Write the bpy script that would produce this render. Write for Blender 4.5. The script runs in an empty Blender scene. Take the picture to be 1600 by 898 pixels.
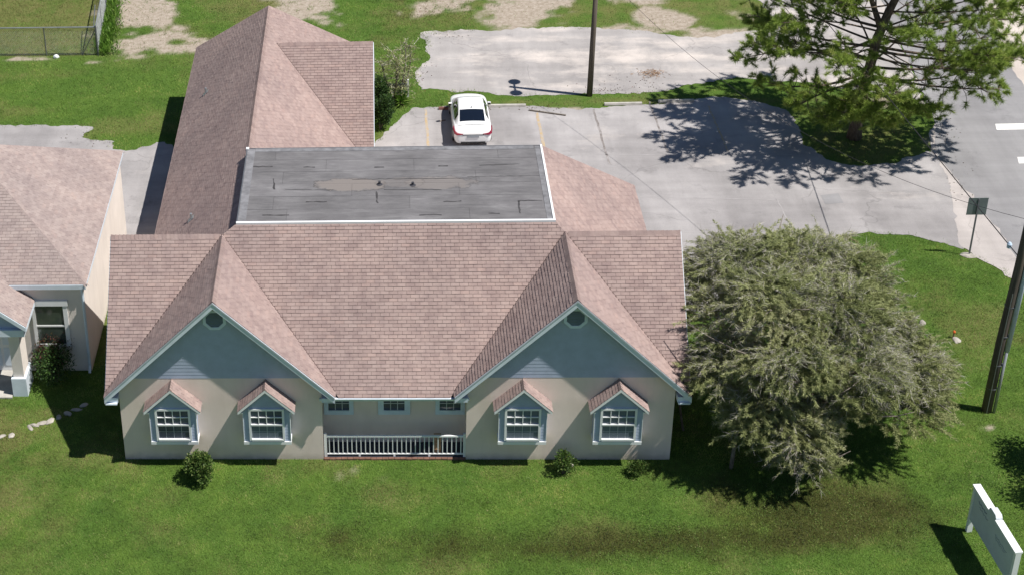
import bpy, bmesh, math, random
import numpy as np
from mathutils import Vector, Matrix, noise as mnoise
from mathutils.geometry import delaunay_2d_cdt
random.seed(7); rng = np.random.default_rng(7)
S = bpy.context.scene
COL = S.collection

# ------------------------------------------------------------------ camera
CF, CTH, CYAW, CROLL = 2618.03, 0.5023, -0.0771, -0.048
CC = np.array([9.2233, -46.024, 36.9225]); PPX, PPY = 427.24, 261.54
_F = np.array([math.sin(CYAW)*math.cos(CTH), math.cos(CYAW)*math.cos(CTH), -math.sin(CTH)])
_R0 = np.array([math.cos(CYAW), -math.sin(CYAW), 0.0]); _U0 = np.cross(_R0, _F)
_R = _R0*math.cos(CROLL)+_U0*math.sin(CROLL); _U = -_R0*math.sin(CROLL)+_U0*math.cos(CROLL)
cam = bpy.data.cameras.new('camera'); camo = bpy.data.objects.new('camera', cam); COL.objects.link(camo)
M = Matrix.Identity(4)
for i in range(3):
    M[i][0], M[i][1], M[i][2], M[i][3] = _R[i], _U[i], -_F[i], CC[i]
camo.matrix_world = M
cam.sensor_fit = 'HORIZONTAL'; cam.sensor_width = 36.0; cam.lens = CF*36.0/1600
cam.shift_x = (800-PPX)/1600; cam.shift_y = -(449-PPY)/1600
cam.clip_start = 0.5; cam.clip_end = 6000
S.camera = camo

# ------------------------------------------------------------------ light
SUN_EL = math.radians(60.3); SUN_AZ = math.atan2(-0.285, 1.0)      # direction towards the sun in the ground plane
sdir = Vector((math.cos(SUN_EL)*math.cos(SUN_AZ), math.cos(SUN_EL)*math.sin(SUN_AZ), math.sin(SUN_EL)))
sl = bpy.data.lights.new('sun', 'SUN'); sl.energy = 5.0; sl.angle = math.radians(0.53); sl.color = (1.0, 0.955, 0.88)
so = bpy.data.objects.new('sun', sl); COL.objects.link(so)
so.rotation_euler = sdir.to_track_quat('Z', 'Y').to_euler()
W = bpy.data.worlds.new('World'); S.world = W; W.use_nodes = True
wn = W.node_tree; bg = wn.nodes['Background']
sky = wn.nodes.new('ShaderNodeTexSky'); sky.sky_type = 'NISHITA'; sky.sun_disc = False
sky.sun_elevation = SUN_EL; sky.sun_rotation = math.atan2(sdir.x, sdir.y)
sky.air_density = 1.0; sky.dust_density = 0.1; sky.ozone_density = 3.0
wn.links.new(sky.outputs['Color'], bg.inputs['Color']); bg.inputs['Strength'].default_value = 0.056
S.view_settings.view_transform = 'Standard'; S.view_settings.look = 'None'
S.view_settings.gamma = 1.0; S.view_settings.use_curve_mapping = False
S.view_settings.exposure = 0.36
S.render.engine = 'CYCLES'

# ------------------------------------------------------------------ pixel -> place helpers
def ray(u, v): return _F+_R*(u-PPX)/CF-_U*(v-PPY)/CF
def gz(u, v, z=0.0):
    d = ray(u, v); p = CC+d*(z-CC[2])/d[2]; return (float(p[0]), float(p[1]), float(p[2]))
def gxy(u, v): return gz(u, v)[:2]

# ------------------------------------------------------------------ materials
MATS = {}
class N:
    def __init__(s, name):
        s.m = bpy.data.materials.new(name); s.m.use_nodes = True; s.t = s.m.node_tree
        s.b = s.t.nodes['Principled BSDF']; s.out = s.t.nodes['Material Output']
    def n(s, typ, **kw):
        x = s.t.nodes.new('ShaderNode'+typ)
        for k, v in kw.items(): setattr(x, k, v)
        return x
    def l(s, a, b): s.t.links.new(a, b)
    def pos(s): return s.n('NewGeometry').outputs['Position']
    def mapped(s, scale, rot=(0, 0, 0), src=None):
        mp = s.n('Mapping'); s.l(src or s.pos(), mp.inputs['Vector'])
        mp.inputs['Scale'].default_value = scale; mp.inputs['Rotation'].default_value = rot
        return mp.outputs['Vector']
    def noise(s, scale, detail=4, rough=.55, vec=None, dist=0):
        x = s.n('TexNoise'); s.l(vec or s.pos(), x.inputs['Vector'])
        x.inputs['Scale'].default_value = scale; x.inputs['Detail'].default_value = detail
        x.inputs['Roughness'].default_value = rough; x.inputs['Distortion'].default_value = dist
        return x.outputs['Fac']
    def ramp(s, fac, stops):
        r = s.n('ValToRGB'); e = r.color_ramp.elements
        while len(e) < len(stops): e.new(.5)
        for i, (p, c) in enumerate(stops):
            e[i].position = p; e[i].color = (c[0], c[1], c[2], 1) if hasattr(c, '__len__') else (c, c, c, 1)
        s.l(fac, r.inputs['Fac']); return r.outputs['Color']
    def mix(s, fac, a, b, typ='MIX'):
        x = s.n('MixRGB', blend_type=typ)
        for k, v in (('Fac', fac), ('Color1', a), ('Color2', b)):
            if hasattr(v, 'node'): s.l(v, x.inputs[k])
            elif hasattr(v, '__len__'): x.inputs[k].default_value = (v[0], v[1], v[2], 1)
            else: x.inputs[k].default_value = v
        return x.outputs['Color']
    def math(s, op, a, b=0.0, clamp=False):
        x = s.n('Math', operation=op); x.use_clamp = clamp
        for i, v in enumerate((a, b)):
            if hasattr(v, 'node'): s.l(v, x.inputs[i])
            else: x.inputs[i].default_value = v
        return x.outputs[0]
    def bump(s, h, strength=.3, dist=.02):
        x = s.n('Bump'); x.inputs['Strength'].default_value = strength; x.inputs['Distance'].default_value = dist
        s.l(h, x.inputs['Height']); s.l(x.outputs['Normal'], s.b.inputs['Normal'])
    def attr(s, name):
        a = s.n('Attribute'); a.attribute_name = name; return a.outputs['Fac']
    def fin(s, col, rough=.8, spec=.3, metal=0.0):
        if hasattr(col, 'node'): s.l(col, s.b.inputs['Base Color'])
        else: s.b.inputs['Base Color'].default_value = (*col, 1)
        if hasattr(rough, 'node'): s.l(rough, s.b.inputs['Roughness'])
        else: s.b.inputs['Roughness'].default_value = rough
        s.b.inputs['Specular IOR Level'].default_value = spec; s.b.inputs['Metallic'].default_value = metal
        MATS[s.m.name] = s.m; return s.m

def plain(name, col, rough=.6, spec=.3, metal=0, var=.15, scale=3.0, fine=.1):
    k = N(name); a = k.noise(scale, 5); b = k.noise(60, 2)
    c = k.mix(1.0, col, k.ramp(a, [(.3, 1-var), (.7, 1+var*.4)]), 'MULTIPLY')
    c = k.mix(1.0, c, k.ramp(b, [(.3, 1-fine), (.7, 1+fine*.4)]), 'MULTIPLY')
    return k.fin(c, rough, spec, metal)

def shingle_mat(name, tint):
    k = N(name)
    r = k.math('FRACT', k.math('ADD', k.attr('rnd'), k.n('ObjectInfo').outputs['Random']))
    t = tint
    c = k.ramp(r, [(0, (.285*t[0], .216*t[1], .204*t[2])), (.3, (.303*t[0], .231*t[1], .217*t[2])), (.6, (.318*t[0], .245*t[1], .230*t[2])), (.88, (.334*t[0], .259*t[1], .243*t[2])), (1, (.332*t[0], .247*t[1], .228*t[2]))])
    big = k.noise(.35, 4, .6)
    c = k.mix(1.0, c, k.ramp(big, [(.3, (.86, .86, .87)), (.7, (1.10, 1.08, 1.06))]), 'MULTIPLY')
    streak = k.noise(1.0, 4, .6, k.mapped((3.5, 3.5, .5)))
    c = k.mix(1.0, c, k.ramp(streak, [(.35, (.86, .85, .87)), (.6, (1.03, 1.03, 1.03))]), 'MULTIPLY')
    fine = k.noise(90, 3, .7)
    c = k.mix(1.0, c, k.ramp(fine, [(.3, .80), (.7, 1.12)]), 'MULTIPLY')
    k.bump(fine, .5, .008)
    return k.fin(c, .95, .12)
shingle_mat('shingle', (1.06, 1.06, 1.055)); shingle_mat('shingle_pale', (1.06, 1.14, 1.15))
plain('roof_deck', (.12, .085, .08), .9, .1)

def stucco(name, col):
    k = N(name); a = k.noise(.6, 5); f = k.noise(70, 4, .7)
    st = k.noise(1.0, 5, .6, k.mapped((2.2, 2.2, .35)))
    c = k.mix(1, col, k.ramp(a, [(.3, (.9, .89, .88)), (.7, (1.04, 1.03, 1.02))]), 'MULTIPLY')
    c = k.mix(1, c, k.ramp(st, [(.25, (.93, .925, .92)), (.55, (1, 1, 1))]), 'MULTIPLY')
    # splash-back dirt near the ground
    sep = k.n('SeparateXYZ'); k.l(k.pos(), sep.inputs[0])
    z = k.math('ADD', sep.outputs['Z'], k.math('MULTIPLY', k.math('SUBTRACT', k.noise(2.5, 5), .5), .5))
    c = k.mix(k.ramp(z, [(.02, .45), (.3, 0.0)]), c, (.33, .29, .24))
    k.bump(f, .55, .012)
    return k.fin(c, .92, .15)
stucco('stucco', (.82, .705, .64)); stucco('stucco_cream', (.79, .73, .685))
plain('siding', (.40, .465, .60), .55, .35, var=.1, fine=.06)
plain('white_paint', (.70, .775, .86), .45, .4, var=.1, fine=.05)
plain('trim_edge', (.50, .54, .60), .4, .4)
plain('vent_dark', (.16, .20, .23), .6)
plain('frame_white', (.82, .83, .84), .35, .5, var=.05, fine=.03)
plain('grid_grey', (.58, .60, .64), .4)
plain('trim_blue', (.66, .76, .86), .5, var=.1)
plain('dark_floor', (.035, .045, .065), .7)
plain('brick_red', (.19, .105, .08), .9, .1, var=.3)
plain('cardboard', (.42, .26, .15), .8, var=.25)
plain('white_metal', (.80, .81, .84), .35, .5, var=.06)
plain('galv', (.42, .44, .46), .4, .5, .6, var=.2)
plain('galv_dark', (.16, .17, .19), .5, .4, .4)
plain('pipe_dark', (.05, .05, .06), .5)
plain('concrete', (.46, .44, .41), .9, .15, var=.25)
plain('stone_pale', (.42, .39, .35), .9, .15, var=.35)
plain('rubber', (.02, .02, .022), .75, .3)
plain('rim', (.45, .46, .48), .3, .5, .8)
plain('black_plastic', (.02, .02, .022), .45, .4)
plain('orange', (.75, .16, .04), .5)
plain('litter', (.75, .78, .82), .5)
plain('sign_back', (.17, .21, .21), .45, .4, .3, var=.15)
plain('sign_face', (.62, .66, .71), .5, .3, var=.07)
plain('script_ink', (.20, .23, .28), .6)
plain('wire', (.035, .035, .04), .6)
plain('ceramic', (.55, .68, .85), .25, .5)
plain('plate', (.35, .38, .42), .5)
plain('conduit_pale', (.58, .64, .72), .4, .4)
plain('soil_dark', (.05, .04, .03), .95, .1, var=.3)

k = N('car_white'); k.b.inputs['Coat Weight'].default_value = .6; k.b.inputs['Coat Roughness'].default_value = .06
k.fin((.80, .81, .82), .3, .5)
k = N('car_glass'); k.fin((.006, .010, .020), .05, .6)
k = N('tail_red'); k.b.inputs['Coat Weight'].default_value = .5; k.fin((.22, .010, .03), .2, .5)
k = N('window_glass')
c = k.mix(k.ramp(k.noise(.9, 3), [(.35, 0.0), (.7, 1.0)]), (.04, .05, .085), (.11, .125, .175)); k.fin(c, .06, .6)
k = N('blind_sky_glass')
w = k.n('TexWave', wave_type='BANDS', bands_direction='Z'); k.l(k.pos(), w.inputs['Vector']); w.inputs['Scale'].default_value = 7.0
c = k.mix(w.outputs['Fac'], (.10, .125, .165), (.15, .18, .23)); k.fin(c, .1, .5)  # blind slats, with sky reflection on the panes put into the blue-grey
k = N('nb_glass'); c = k.mix(k.noise(2, 4), (.02, .035, .035), (.09, .11, .09)); k.fin(c, .07, .6)

k = N('wood_pole')
g = k.noise(1, 6, .65, k.mapped((25, 25, .8))); c = k.ramp(g, [(.3, (.055, .045, .038)), (.7, (.165, .14, .115))])
k.bump(g, .5, .01); k.fin(c, .9, .1)
k = N('bark')
g = k.noise(1, 6, .65, k.mapped((14, 14, 4))); c = k.ramp(g, [(.3, (.055, .042, .034)), (.7, (.20, .16, .13))])
k.bump(g, .8, .03); k.fin(c, .95, .08)
k = N('bark_grey')
g = k.noise(1, 6, .65, k.mapped((14, 14, 4))); c = k.ramp(g, [(.3, (.10, .085, .07)), (.7, (.27, .24, .21))])
k.bump(g, .8, .02); k.fin(c, .95, .08)

def membrane():
    k = N('membrane')
    st = k.noise(1, 7, .68, k.mapped((.8, 3.2, 1)), .6)
    c = k.ramp(st, [(.25, (.115, .111, .117)), (.5, (.160, .155, .162)), (.8, (.225, .22, .226))])
    c = k.mix(1, c, k.ramp(k.n('ObjectInfo').outputs['Random'], [(0, .93), (1, 1.07)]), 'MULTIPLY')
    bl = k.noise(.55, 5, .6); c = k.mix(1, c, k.ramp(bl, [(.3, .74), (.7, 1.12)]), 'MULTIPLY')
    c = k.mix(k.ramp(k.noise(1, 3, .5, k.mapped((.9, 14, 1))), [(.60, 0), (.72, .3)]), c, (.05, .05, .055))
    c = k.mix(1, c, k.ramp(k.noise(55, 3, .7), [(.3, .85), (.7, 1.1)]), 'MULTIPLY')
    # pale lichen / silt stains where water ponds, and a darker ring round them
    sep = k.n('SeparateXYZ'); k.l(k.pos(), sep.inputs[0])
    wob = k.math('MULTIPLY', k.math('SUBTRACT', k.noise(1.9, 6, .65), .5), 2.2)
    for cx, cy, rx, ry, s in ((7.95, 6.88, 1.35, .50, .9), (11.2, 6.95, 1.3, .50, .6), (9.7, 7.0, .9, .4, .35)):
        dx = k.math('DIVIDE', k.math('SUBTRACT', sep.outputs['X'], cx), rx); dy = k.math('DIVIDE', k.math('SUBTRACT', sep.outputs['Y'], cy), ry)
        d = k.math('ADD', k.math('ADD', k.math('MULTIPLY', dx, dx), k.math('MULTIPLY', dy, dy)), wob)
        c = k.mix(k.ramp(d, [(.75, 0), (.95, .8*s), (1.0, .0)]), c, (.05, .046, .045))
        c = k.mix(k.ramp(d, [(.60, s), (.98, 0)]), c, (.20, .178, .168))
    k.bump(k.noise(30, 4), .3, .01)
    k.fin(c, .85, .2)
membrane()

def paving(name, dark, light, sand, sand_amt, lines=True):
    k = N(name)
    a = k.noise(.22, 6, .6); c = k.ramp(a, [(.3, dark), (.7, light)])
    t = k.noise(1, 5, .6, k.mapped((.9, .12, 1), (0, 0, .1))); c = k.mix(1, c, k.ramp(t, [(.3, .85), (.7, 1.07)]), 'MULTIPLY')
    t2 = k.noise(1, 5, .6, k.mapped((.10, 1.1, 1))); c = k.mix(1, c, k.ramp(t2, [(.3, .88), (.7, 1.06)]), 'MULTIPLY')
    sd = k.noise(.30, 6, .68); sd2 = k.noise(1, 5, .6, k.mapped((.12, .6, 1)))
    c = k.mix(k.ramp(k.math('ADD', k.math('MULTIPLY', sd, .5), k.math('MULTIPLY', sd2, .5)), [(.66-sand_amt, 0), (.80-sand_amt, .75)]), c, sand)
    # hairline cracks
    if lines:
        v = k.n('TexVoronoi', feature='DISTANCE_TO_EDGE'); nz = k.n('TexNoise'); nz.inputs['Scale'].default_value = 1.2; nz.inputs['Detail'].default_value = 6
        k.l(k.pos(), nz.inputs['Vector']); av = k.n('VectorMath', operation='ADD'); k.l(k.pos(), av.inputs[0])
        sc = k.n('VectorMath', operation='SCALE'); k.l(nz.outputs['Color'], sc.inputs[0]); sc.inputs['Scale'].default_value = .9
        k.l(sc.outputs[0], av.inputs[1]); k.l(av.outputs[0], v.inputs['Vector']); v.inputs['Scale'].default_value = .21
        gate = k.ramp(k.noise(.16, 3), [(.47, 0), (.58, .30)])
        c = k.mix(k.math('MULTIPLY', k.ramp(v.outputs['Distance'], [(.002, 1), (.006, 0)]), gate), c, (dark[0]*.3, dark[1]*.3, dark[2]*.3))
    oil = k.noise(.75, 5, .7); c = k.mix(k.ramp(oil, [(.58, 0), (.76, .5)]), c, (dark[0]*.45, dark[1]*.45, dark[2]*.47))
    f = k.noise(45, 4, .75); c = k.mix(1, c, k.ramp(f, [(.25, .80), (.75, 1.14)]), 'MULTIPLY')
    k.bump(f, .4, .012)
    k.fin(c, .93, .12)
paving('asphalt_pale', (.25, .238, .242), (.425, .405, .41), (.54, .49, .465), .085)
paving('asphalt_lot', (.30, .283, .283), (.43, .405, .40), (.64, .575, .535), .165)
paving('asphalt_road', (.245, .24, .25), (.315, .31, .32), (.42, .39, .37), -.02)
paving('apron_concrete', (.41, .375, .365), (.50, .46, .445), (.58, .53, .50), .10)
paving('sand_ground', (.50, .44, .40), (.62, .555, .51), (.66, .60, .56), .12, False)
k = N('road_paint'); k.fin(k.mix(k.ramp(k.noise(9, 5, .7), [(.60, 0), (.75, .7)]), (.80, .79, .77), (.36, .35, .35)), .8, .2)
k = N('yellow_paint'); k.fin(k.mix(k.ramp(k.noise(5, 5, .75), [(.36, 0), (.62, 1)]), (.44, .31, .15), (.38, .35, .33)), .85, .2)
k = N('dark_joint'); k.fin(k.mix(k.ramp(k.noise(3, 5, .75), [(.35, 0), (.65, 1)]), (.16, .14, .13), (.33, .31, .31)), .9, .1)
k = N('faint_joint'); k.fin(k.mix(k.ramp(k.noise(2, 5, .75), [(.35, 0), (.6, 1)]), (.29, .275, .28), (.355, .34, .345)), .9, .1)

def ground_mat():
    k = N('lawn_soil')
    d = k.attr('dirt'); w = k.attr('wet'); y = k.attr('dry')
    f = k.noise(22, 5, .7); a = k.noise(.8, 5, .6)
    g = k.ramp(f, [(.3, (.040, .078, .015)), (.7, (.105, .185, .036))])
    g = k.mix(1, g, k.ramp(a, [(.3, (.8, .85, .8)), (.7, (1.15, 1.08, 1.0))]), 'MULTIPLY')
    g = k.mix(y, g, k.ramp(f, [(.3, (.10, .10, .035)), (.7, (.20, .19, .075))]))
    g = k.mix(w, g, k.ramp(f, [(.3, (.026, .026, .008)), (.7, (.062, .062, .018))]))
    dd = k.ramp(k.noise(4, 8, .78), [(.3, (.20, .165, .12)), (.5, (.33, .28, .23)), (.72, (.46, .405, .355))])
    c = k.mix(d, g, dd)
    k.bump(f, .6, .03); k.fin(c, .95, .08)
ground_mat()

def leafmat(name, stops, trans=.25, rough=.55, big=None):
    k = N(name); r = k.attr('rnd'); c = k.ramp(r, stops)
    if big: c = k.mix(1, c, k.ramp(k.noise(big[0], 4, .6), [(.35, big[1]), (.65, big[2])]), 'MULTIPLY')
    k.fin(c, rough, .25)
    tr = k.n('BsdfTranslucent'); k.l(c, tr.inputs['Color']); ms = k.n('MixShader'); ms.inputs[0].default_value = trans
    k.l(k.b.outputs[0], ms.inputs[1]); k.l(tr.outputs[0], ms.inputs[2]); k.l(ms.outputs[0], k.out.inputs['Surface'])
leafmat('grass_blade', [(0, (.085, .150, .030)), (.5, (.142, .250, .048)), (.85, (.20, .315, .066)), (1, (.30, .35, .11))], .3, .6, (.42, (.76, .84, .78), (1.24, 1.14, 1.02)))
leafmat('grass_dry', [(0, (.10, .10, .03)), (.5, (.19, .18, .065)), (1, (.32, .27, .13))], .3, .7)
leafmat('grass_wet', [(0, (.026, .032, .008)), (.5, (.058, .068, .016)), (1, (.095, .125, .028))], .25, .6)
leafmat('willow_leaf', [(0, (.20, .23, .09)), (.5, (.31, .335, .145)), (.85, (.39, .405, .20)), (1, (.46, .45, .28))], .25, .55)
leafmat('willow_twig', [(0, (.24, .22, .185)), (.5, (.38, .355, .315)), (1, (.52, .49, .45))], 0.0, .8)
leafmat('pine_needle', [(0, (.12, .185, .030)), (.5, (.225, .325, .055)), (.85, (.32, .41, .085)), (1, (.39, .43, .12))], .25, .5)
leafmat('shrub_leaf', [(0, (.03, .065, .014)), (.5, (.065, .12, .025)), (.85, (.115, .175, .04)), (1, (.20, .22, .08))], .25, .5)
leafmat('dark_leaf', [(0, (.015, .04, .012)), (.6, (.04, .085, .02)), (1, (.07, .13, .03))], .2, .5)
leafmat('red_leaf', [(0, (.03, .018, .014)), (.45, (.07, .035, .028)), (.7, (.05, .075, .025)), (1, (.22, .06, .06))], .2, .5)
leafmat('lawn_weed', [(0, (.08, .15, .03)), (.5, (.14, .22, .05)), (.8, (.22, .28, .08)), (1, (.32, .31, .14))], .25, .6)
leafmat('plum_leaf', [(0, (.035, .022, .032)), (.6, (.075, .05, .06)), (1, (.12, .11, .06))], .2, .5)
leafmat('straw', [(0, (.22, .13, .08)), (1, (.46, .32, .22))], .1, .8)
leafmat('weed_leaf', [(0, (.06, .14, .015)), (.6, (.12, .24, .03)), (1, (.2, .3, .06))], .3, .5)
def m(x): return MATS[x]
for _n in bpy.data.materials: MATS[_n.name] = _n

# ------------------------------------------------------------------ mesh helpers
def wloc(o):
    v = Vector((0, 0, 0))
    while o: v += o.location; o = o.parent
    return v
class MB:
    def __init__(s): s.v = []; s.f = []
    def face(s, pts):
        b = len(s.v); s.v += [tuple(p) for p in pts]; s.f.append(list(range(b, b+len(pts))))
    def box(s, x0, x1, y0, y1, z0, z1):
        b = len(s.v)
        s.v += [(x0,y0,z0),(x1,y0,z0),(x1,y1,z0),(x0,y1,z0),(x0,y0,z1),(x1,y0,z1),(x1,y1,z1),(x0,y1,z1)]
        s.f += [[b+i for i in q] for q in ((3,2,1,0),(4,5,6,7),(0,1,5,4),(1,2,6,5),(2,3,7,6),(3,0,4,7))]; return s
    def prism(s, a, b):           # two matching rings of 3-D points -> closed solid
        n = len(a); o = len(s.v); s.v += [tuple(p) for p in a]+[tuple(p) for p in b]
        s.f.append([o+i for i in range(n)][::-1]); s.f.append([o+n+i for i in range(n)])
        for i in range(n):
            j = (i+1) % n; s.f.append([o+i, o+j, o+n+j, o+n+i])
        return s
    def extY(s, poly, y0, y1): return s.prism([(x, y0, z) for x, z in poly], [(x, y1, z) for x, z in poly])
    def extX(s, poly, x0, x1): return s.prism([(x0, y, z) for y, z in poly], [(x1, y, z) for y, z in poly])
    def slab(s, poly, dz):        # a sloping polygon given thickness straight down
        return s.prism([(p[0], p[1], p[2]-dz) for p in poly], poly)
    def tube(s, pts, radii, n=8, cap=True):
        pts = [Vector(p) for p in pts]; o = len(s.v); up = Vector((0.03, 0.01, 1)).normalized(); prev = None
        for i, p in enumerate(pts):
            d = (pts[min(i+1, len(pts)-1)]-pts[max(i-1, 0)]).normalized()
            a = d.cross(up if abs(d.dot(up)) < .95 else Vector((1, 0, 0))).normalized() if prev is None else (prev-d*prev.dot(d)).normalized()
            prev = a; b = d.cross(a)
            r = radii[i] if hasattr(radii, '__len__') else radii
            for q in range(n):
                t = 2*math.pi*q/n; s.v.append(tuple(p+a*(r*math.cos(t))+b*(r*math.sin(t))))
        for i in range(len(pts)-1):
            for q in range(n):
                q2 = (q+1) % n; s.f.append([o+i*n+q, o+i*n+q2, o+(i+1)*n+q2, o+(i+1)*n+q])
        if cap:
            s.f.append([o+q for q in range(n)][::-1]); s.f.append([o+(len(pts)-1)*n+q for q in range(n)])
        return s
    def bar(s, a, b, w, h):       # box beam from a to b, w wide (horizontal), h tall
        a = Vector(a); b = Vector(b); d = (b-a).normalized(); x = d.cross(Vector((0, 0, 1)))
        x = x.normalized() if x.length > .01 else Vector((1, 0, 0)); z = x.cross(d)
        ring = lambda p: [p+x*w/2-z*h/2, p+x*w/2+z*h/2, p-x*w/2+z*h/2, p-x*w/2-z*h/2]
        return s.prism(ring(b), ring(a))
    def lathe(s, prof, c, n=16):
        o = len(s.v)
        for r, z in prof:
            for q in range(n): t = 2*math.pi*q/n; s.v.append((c[0]+r*math.cos(t), c[1]+r*math.sin(t), c[2]+z))
        for i in range(len(prof)-1):
            for q in range(n): q2 = (q+1) % n; s.f.append([o+i*n+q, o+i*n+q2, o+(i+1)*n+q2, o+(i+1)*n+q])
        s.f.append([o+q for q in range(n)][::-1]); s.f.append([o+(len(prof)-1)*n+q for q in range(n)]); return s
    def build(s, name, mat, parent=None, local=False, smooth=False, bevel=0):
        me = bpy.data.meshes.new(name); vs = s.v
        if parent and not local:
            l = wloc(parent); vs = [(x-l.x, y-l.y, z-l.z) for x, y, z in vs]
        me.from_pydata(vs, [], s.f)
        bm = bmesh.new(); bm.from_mesh(me); bmesh.ops.recalc_face_normals(bm, faces=bm.faces)
        if bevel: bmesh.ops.bevel(bm, geom=list(bm.edges), offset=bevel, segments=1, affect='EDGES', profile=.5)
        bm.to_mesh(me); bm.free()
        if smooth:
            for p in me.polygons: p.use_smooth = True
        me.materials.append(m(mat)); o = bpy.data.objects.new(name, me); COL.objects.link(o); o.parent = parent
        return o
def tag(o, label=None, cat=None, group=None, kind=None):
    for k_, v_ in (('label', label), ('category', cat), ('group', group), ('kind', kind)):
        if v_: o[k_] = v_
    return o
def thing(name, loc, label, cat, group=None, rz=0):
    o = bpy.data.objects.new(name, None); COL.objects.link(o); o.location = loc; o.rotation_euler = (0, 0, rz)
    o.empty_display_size = .2; return tag(o, label, cat, group)
def arrmesh(name, V, quads, mat, parent=None, rnd=None, kind=None, n=4):
    """big numpy mesh: V (N,3), quads (M,n)"""
    if parent: V = V-np.array(wloc(parent))
    me = bpy.data.meshes.new(name); me.vertices.add(len(V)); me.vertices.foreach_set('co', V.astype(np.float32).ravel())
    me.loops.add(quads.size); me.loops.foreach_set('vertex_index', quads.astype(np.int32).ravel())
    me.polygons.add(len(quads)); me.polygons.foreach_set('loop_start', np.arange(len(quads), dtype=np.int32)*n)
    me.polygons.foreach_set('loop_total', np.full(len(quads), n, dtype=np.int32))
    me.update(calc_edges=True)
    if rnd is not None:
        a = me.attributes.new('rnd', 'FLOAT', 'POINT'); a.data.foreach_set('value', rnd.astype(np.float32))
    me.materials.append(m(mat)); o = bpy.data.objects.new(name, me); COL.objects.link(o); o.parent = parent
    if kind: o['kind'] = kind
    return o
def nrm(a): return a/np.maximum(np.linalg.norm(a, axis=1, keepdims=True), 1e-9)
def leaves(C, D, L, Wd, name, mat, parent=None, rnd=None, kind=None, tri=False):
    """diamond leaves: centre-base C, long axis D, length L, width Wd"""
    n = len(C); D = nrm(D); side = nrm(np.cross(D, rng.normal(size=(n, 3))))
    L = np.broadcast_to(np.asarray(L, float), (n,))[:, None]; Wd = np.broadcast_to(np.asarray(Wd, float), (n,))[:, None]
    if rnd is None: rnd = rng.random(n)
    if tri:
        V = np.stack([C+side*Wd*.5, C-side*Wd*.5, C+D*L], 1).reshape(-1, 3); return arrmesh(name, V, np.arange(3*n).reshape(-1, 3), mat, parent, np.repeat(rnd, 3), kind, 3)
    mid = C+D*L*.45
    V = np.stack([C, mid+side*Wd*.5, C+D*L, mid-side*Wd*.5], 1).reshape(-1, 3)
    if rnd is None: rnd = rng.random(n)
    return arrmesh(name, V, np.arange(4*n).reshape(-1, 4), mat, parent, np.repeat(rnd, 4), kind)
def inpoly(x, y, poly):
    r = np.zeros(x.shape, bool); n = len(poly)
    for i in range(n):
        x0, y0 = poly[i]; x1, y1 = poly[(i+1) % n]
        if y0 == y1: continue
        c = ((y0 > y) != (y1 > y)) & (x < (x1-x0)*(y-y0)/(y1-y0)+x0); r ^= c
    return r
_tab = rng.random((256, 256))
def vnoise(x, y):
    xi = np.floor(x).astype(int); yi = np.floor(y).astype(int); fx = x-xi; fy = y-yi
    fx = fx*fx*(3-2*fx); fy = fy*fy*(3-2*fy); T = lambda a, b: _tab[a & 255, b & 255]
    return (T(xi, yi)*(1-fx)+T(xi+1, yi)*fx)*(1-fy)+(T(xi, yi+1)*(1-fx)+T(xi+1, yi+1)*fx)*fy
def fbm(x, y, s, o=4):
    r = 0; a = .5
    for i in range(o): r = r+a*vnoise(x*s+17.3*i, y*s+5.1*i); s *= 2.03; a *= .5
    return r/(1-.5**o)
def ragged(poly, step=.35, amp=.18, sc=.9):
    """boundary with a worn, uneven edge"""
    out = []; n = len(poly)
    for i in range(n):
        a = np.array(poly[i]); b = np.array(poly[(i+1) % n]); L = np.linalg.norm(b-a); q = max(1, int(L/step)); nn = np.array([b[1]-a[1], a[0]-b[0]])/max(L, 1e-6)
        if L > 30: q = 1
        for j in range(q):
            p = a+(b-a)*j/q; d = (fbm(np.array([p[0]]), np.array([p[1]]), sc, 4)[0]-.5)*2*amp+(fbm(np.array([p[0]]), np.array([p[1]]), 4.0, 3)[0]-.5)*.28 if q > 1 else 0
            out.append(tuple(p+nn*d))
    return out
def sheet(name, poly, z, mat, label=None, parent=None, kind='structure', cat=None):
    vo, _, fo, *_r = delaunay_2d_cdt([Vector(p) for p in poly], [], [list(range(len(poly)))], 1, 1e-4)
    me = bpy.data.meshes.new(name); me.from_pydata([(p.x, p.y, z) for p in vo], [], [list(f) for f in fo])
    bm = bmesh.new(); bm.from_mesh(me); bm.normal_update()
    for f in bm.faces:
        if f.normal.z < 0: f.normal_flip()
    bm.to_mesh(me); bm.free(); me.materials.append(m(mat))
    o = bpy.data.objects.new(name, me); COL.objects.link(o); o.parent = parent
    if parent is None: tag(o, label, cat, None, kind)
    return o

# ------------------------------------------------------------------ GROUND AND PAVING
P_LOT = [gxy(*p) for p in ((560, 262), (586, 222), (597, 211), (618, 192), (645, 170), (700, 167), (820, 166), (900, 171), (1000, 165), (1062, 160), (1120, 152), (1180, 158), (1228, 172), (1250, 200), (1258, 226), (1290, 250), (1338, 261), (1395, 255), (1440, 240), (1462, 238), (1484, 262), (1500, 300), (1508, 345), (1506, 388), (1470, 379), (1420, 368), (1360, 364), (1327, 369), (1333, 398))]+[(27.6, 9.0), (19.9, 9.0), (18.5, 12), (8, 13.0)]
P_LOT2 = [gxy(*p) for p in ((660, 52), (672, 70), (668, 92), (652, 112), (655, 142), (700, 141), (800, 148), (900, 150), (1000, 146), (1064, 138), (1110, 128), (1150, 122), (1215, 132), (1270, 128), (1330, 140), (1400, 150), (1468, 178))]+[(34.8, 25.8), (35.5, 33.5), (36.2, 41.8), (29, 42.0)]+[gxy(*p) for p in ((1215, 40), (1150, 52), (1080, 58), (1010, 50), (930, 44), (860, 42), (760, 47))]
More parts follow.
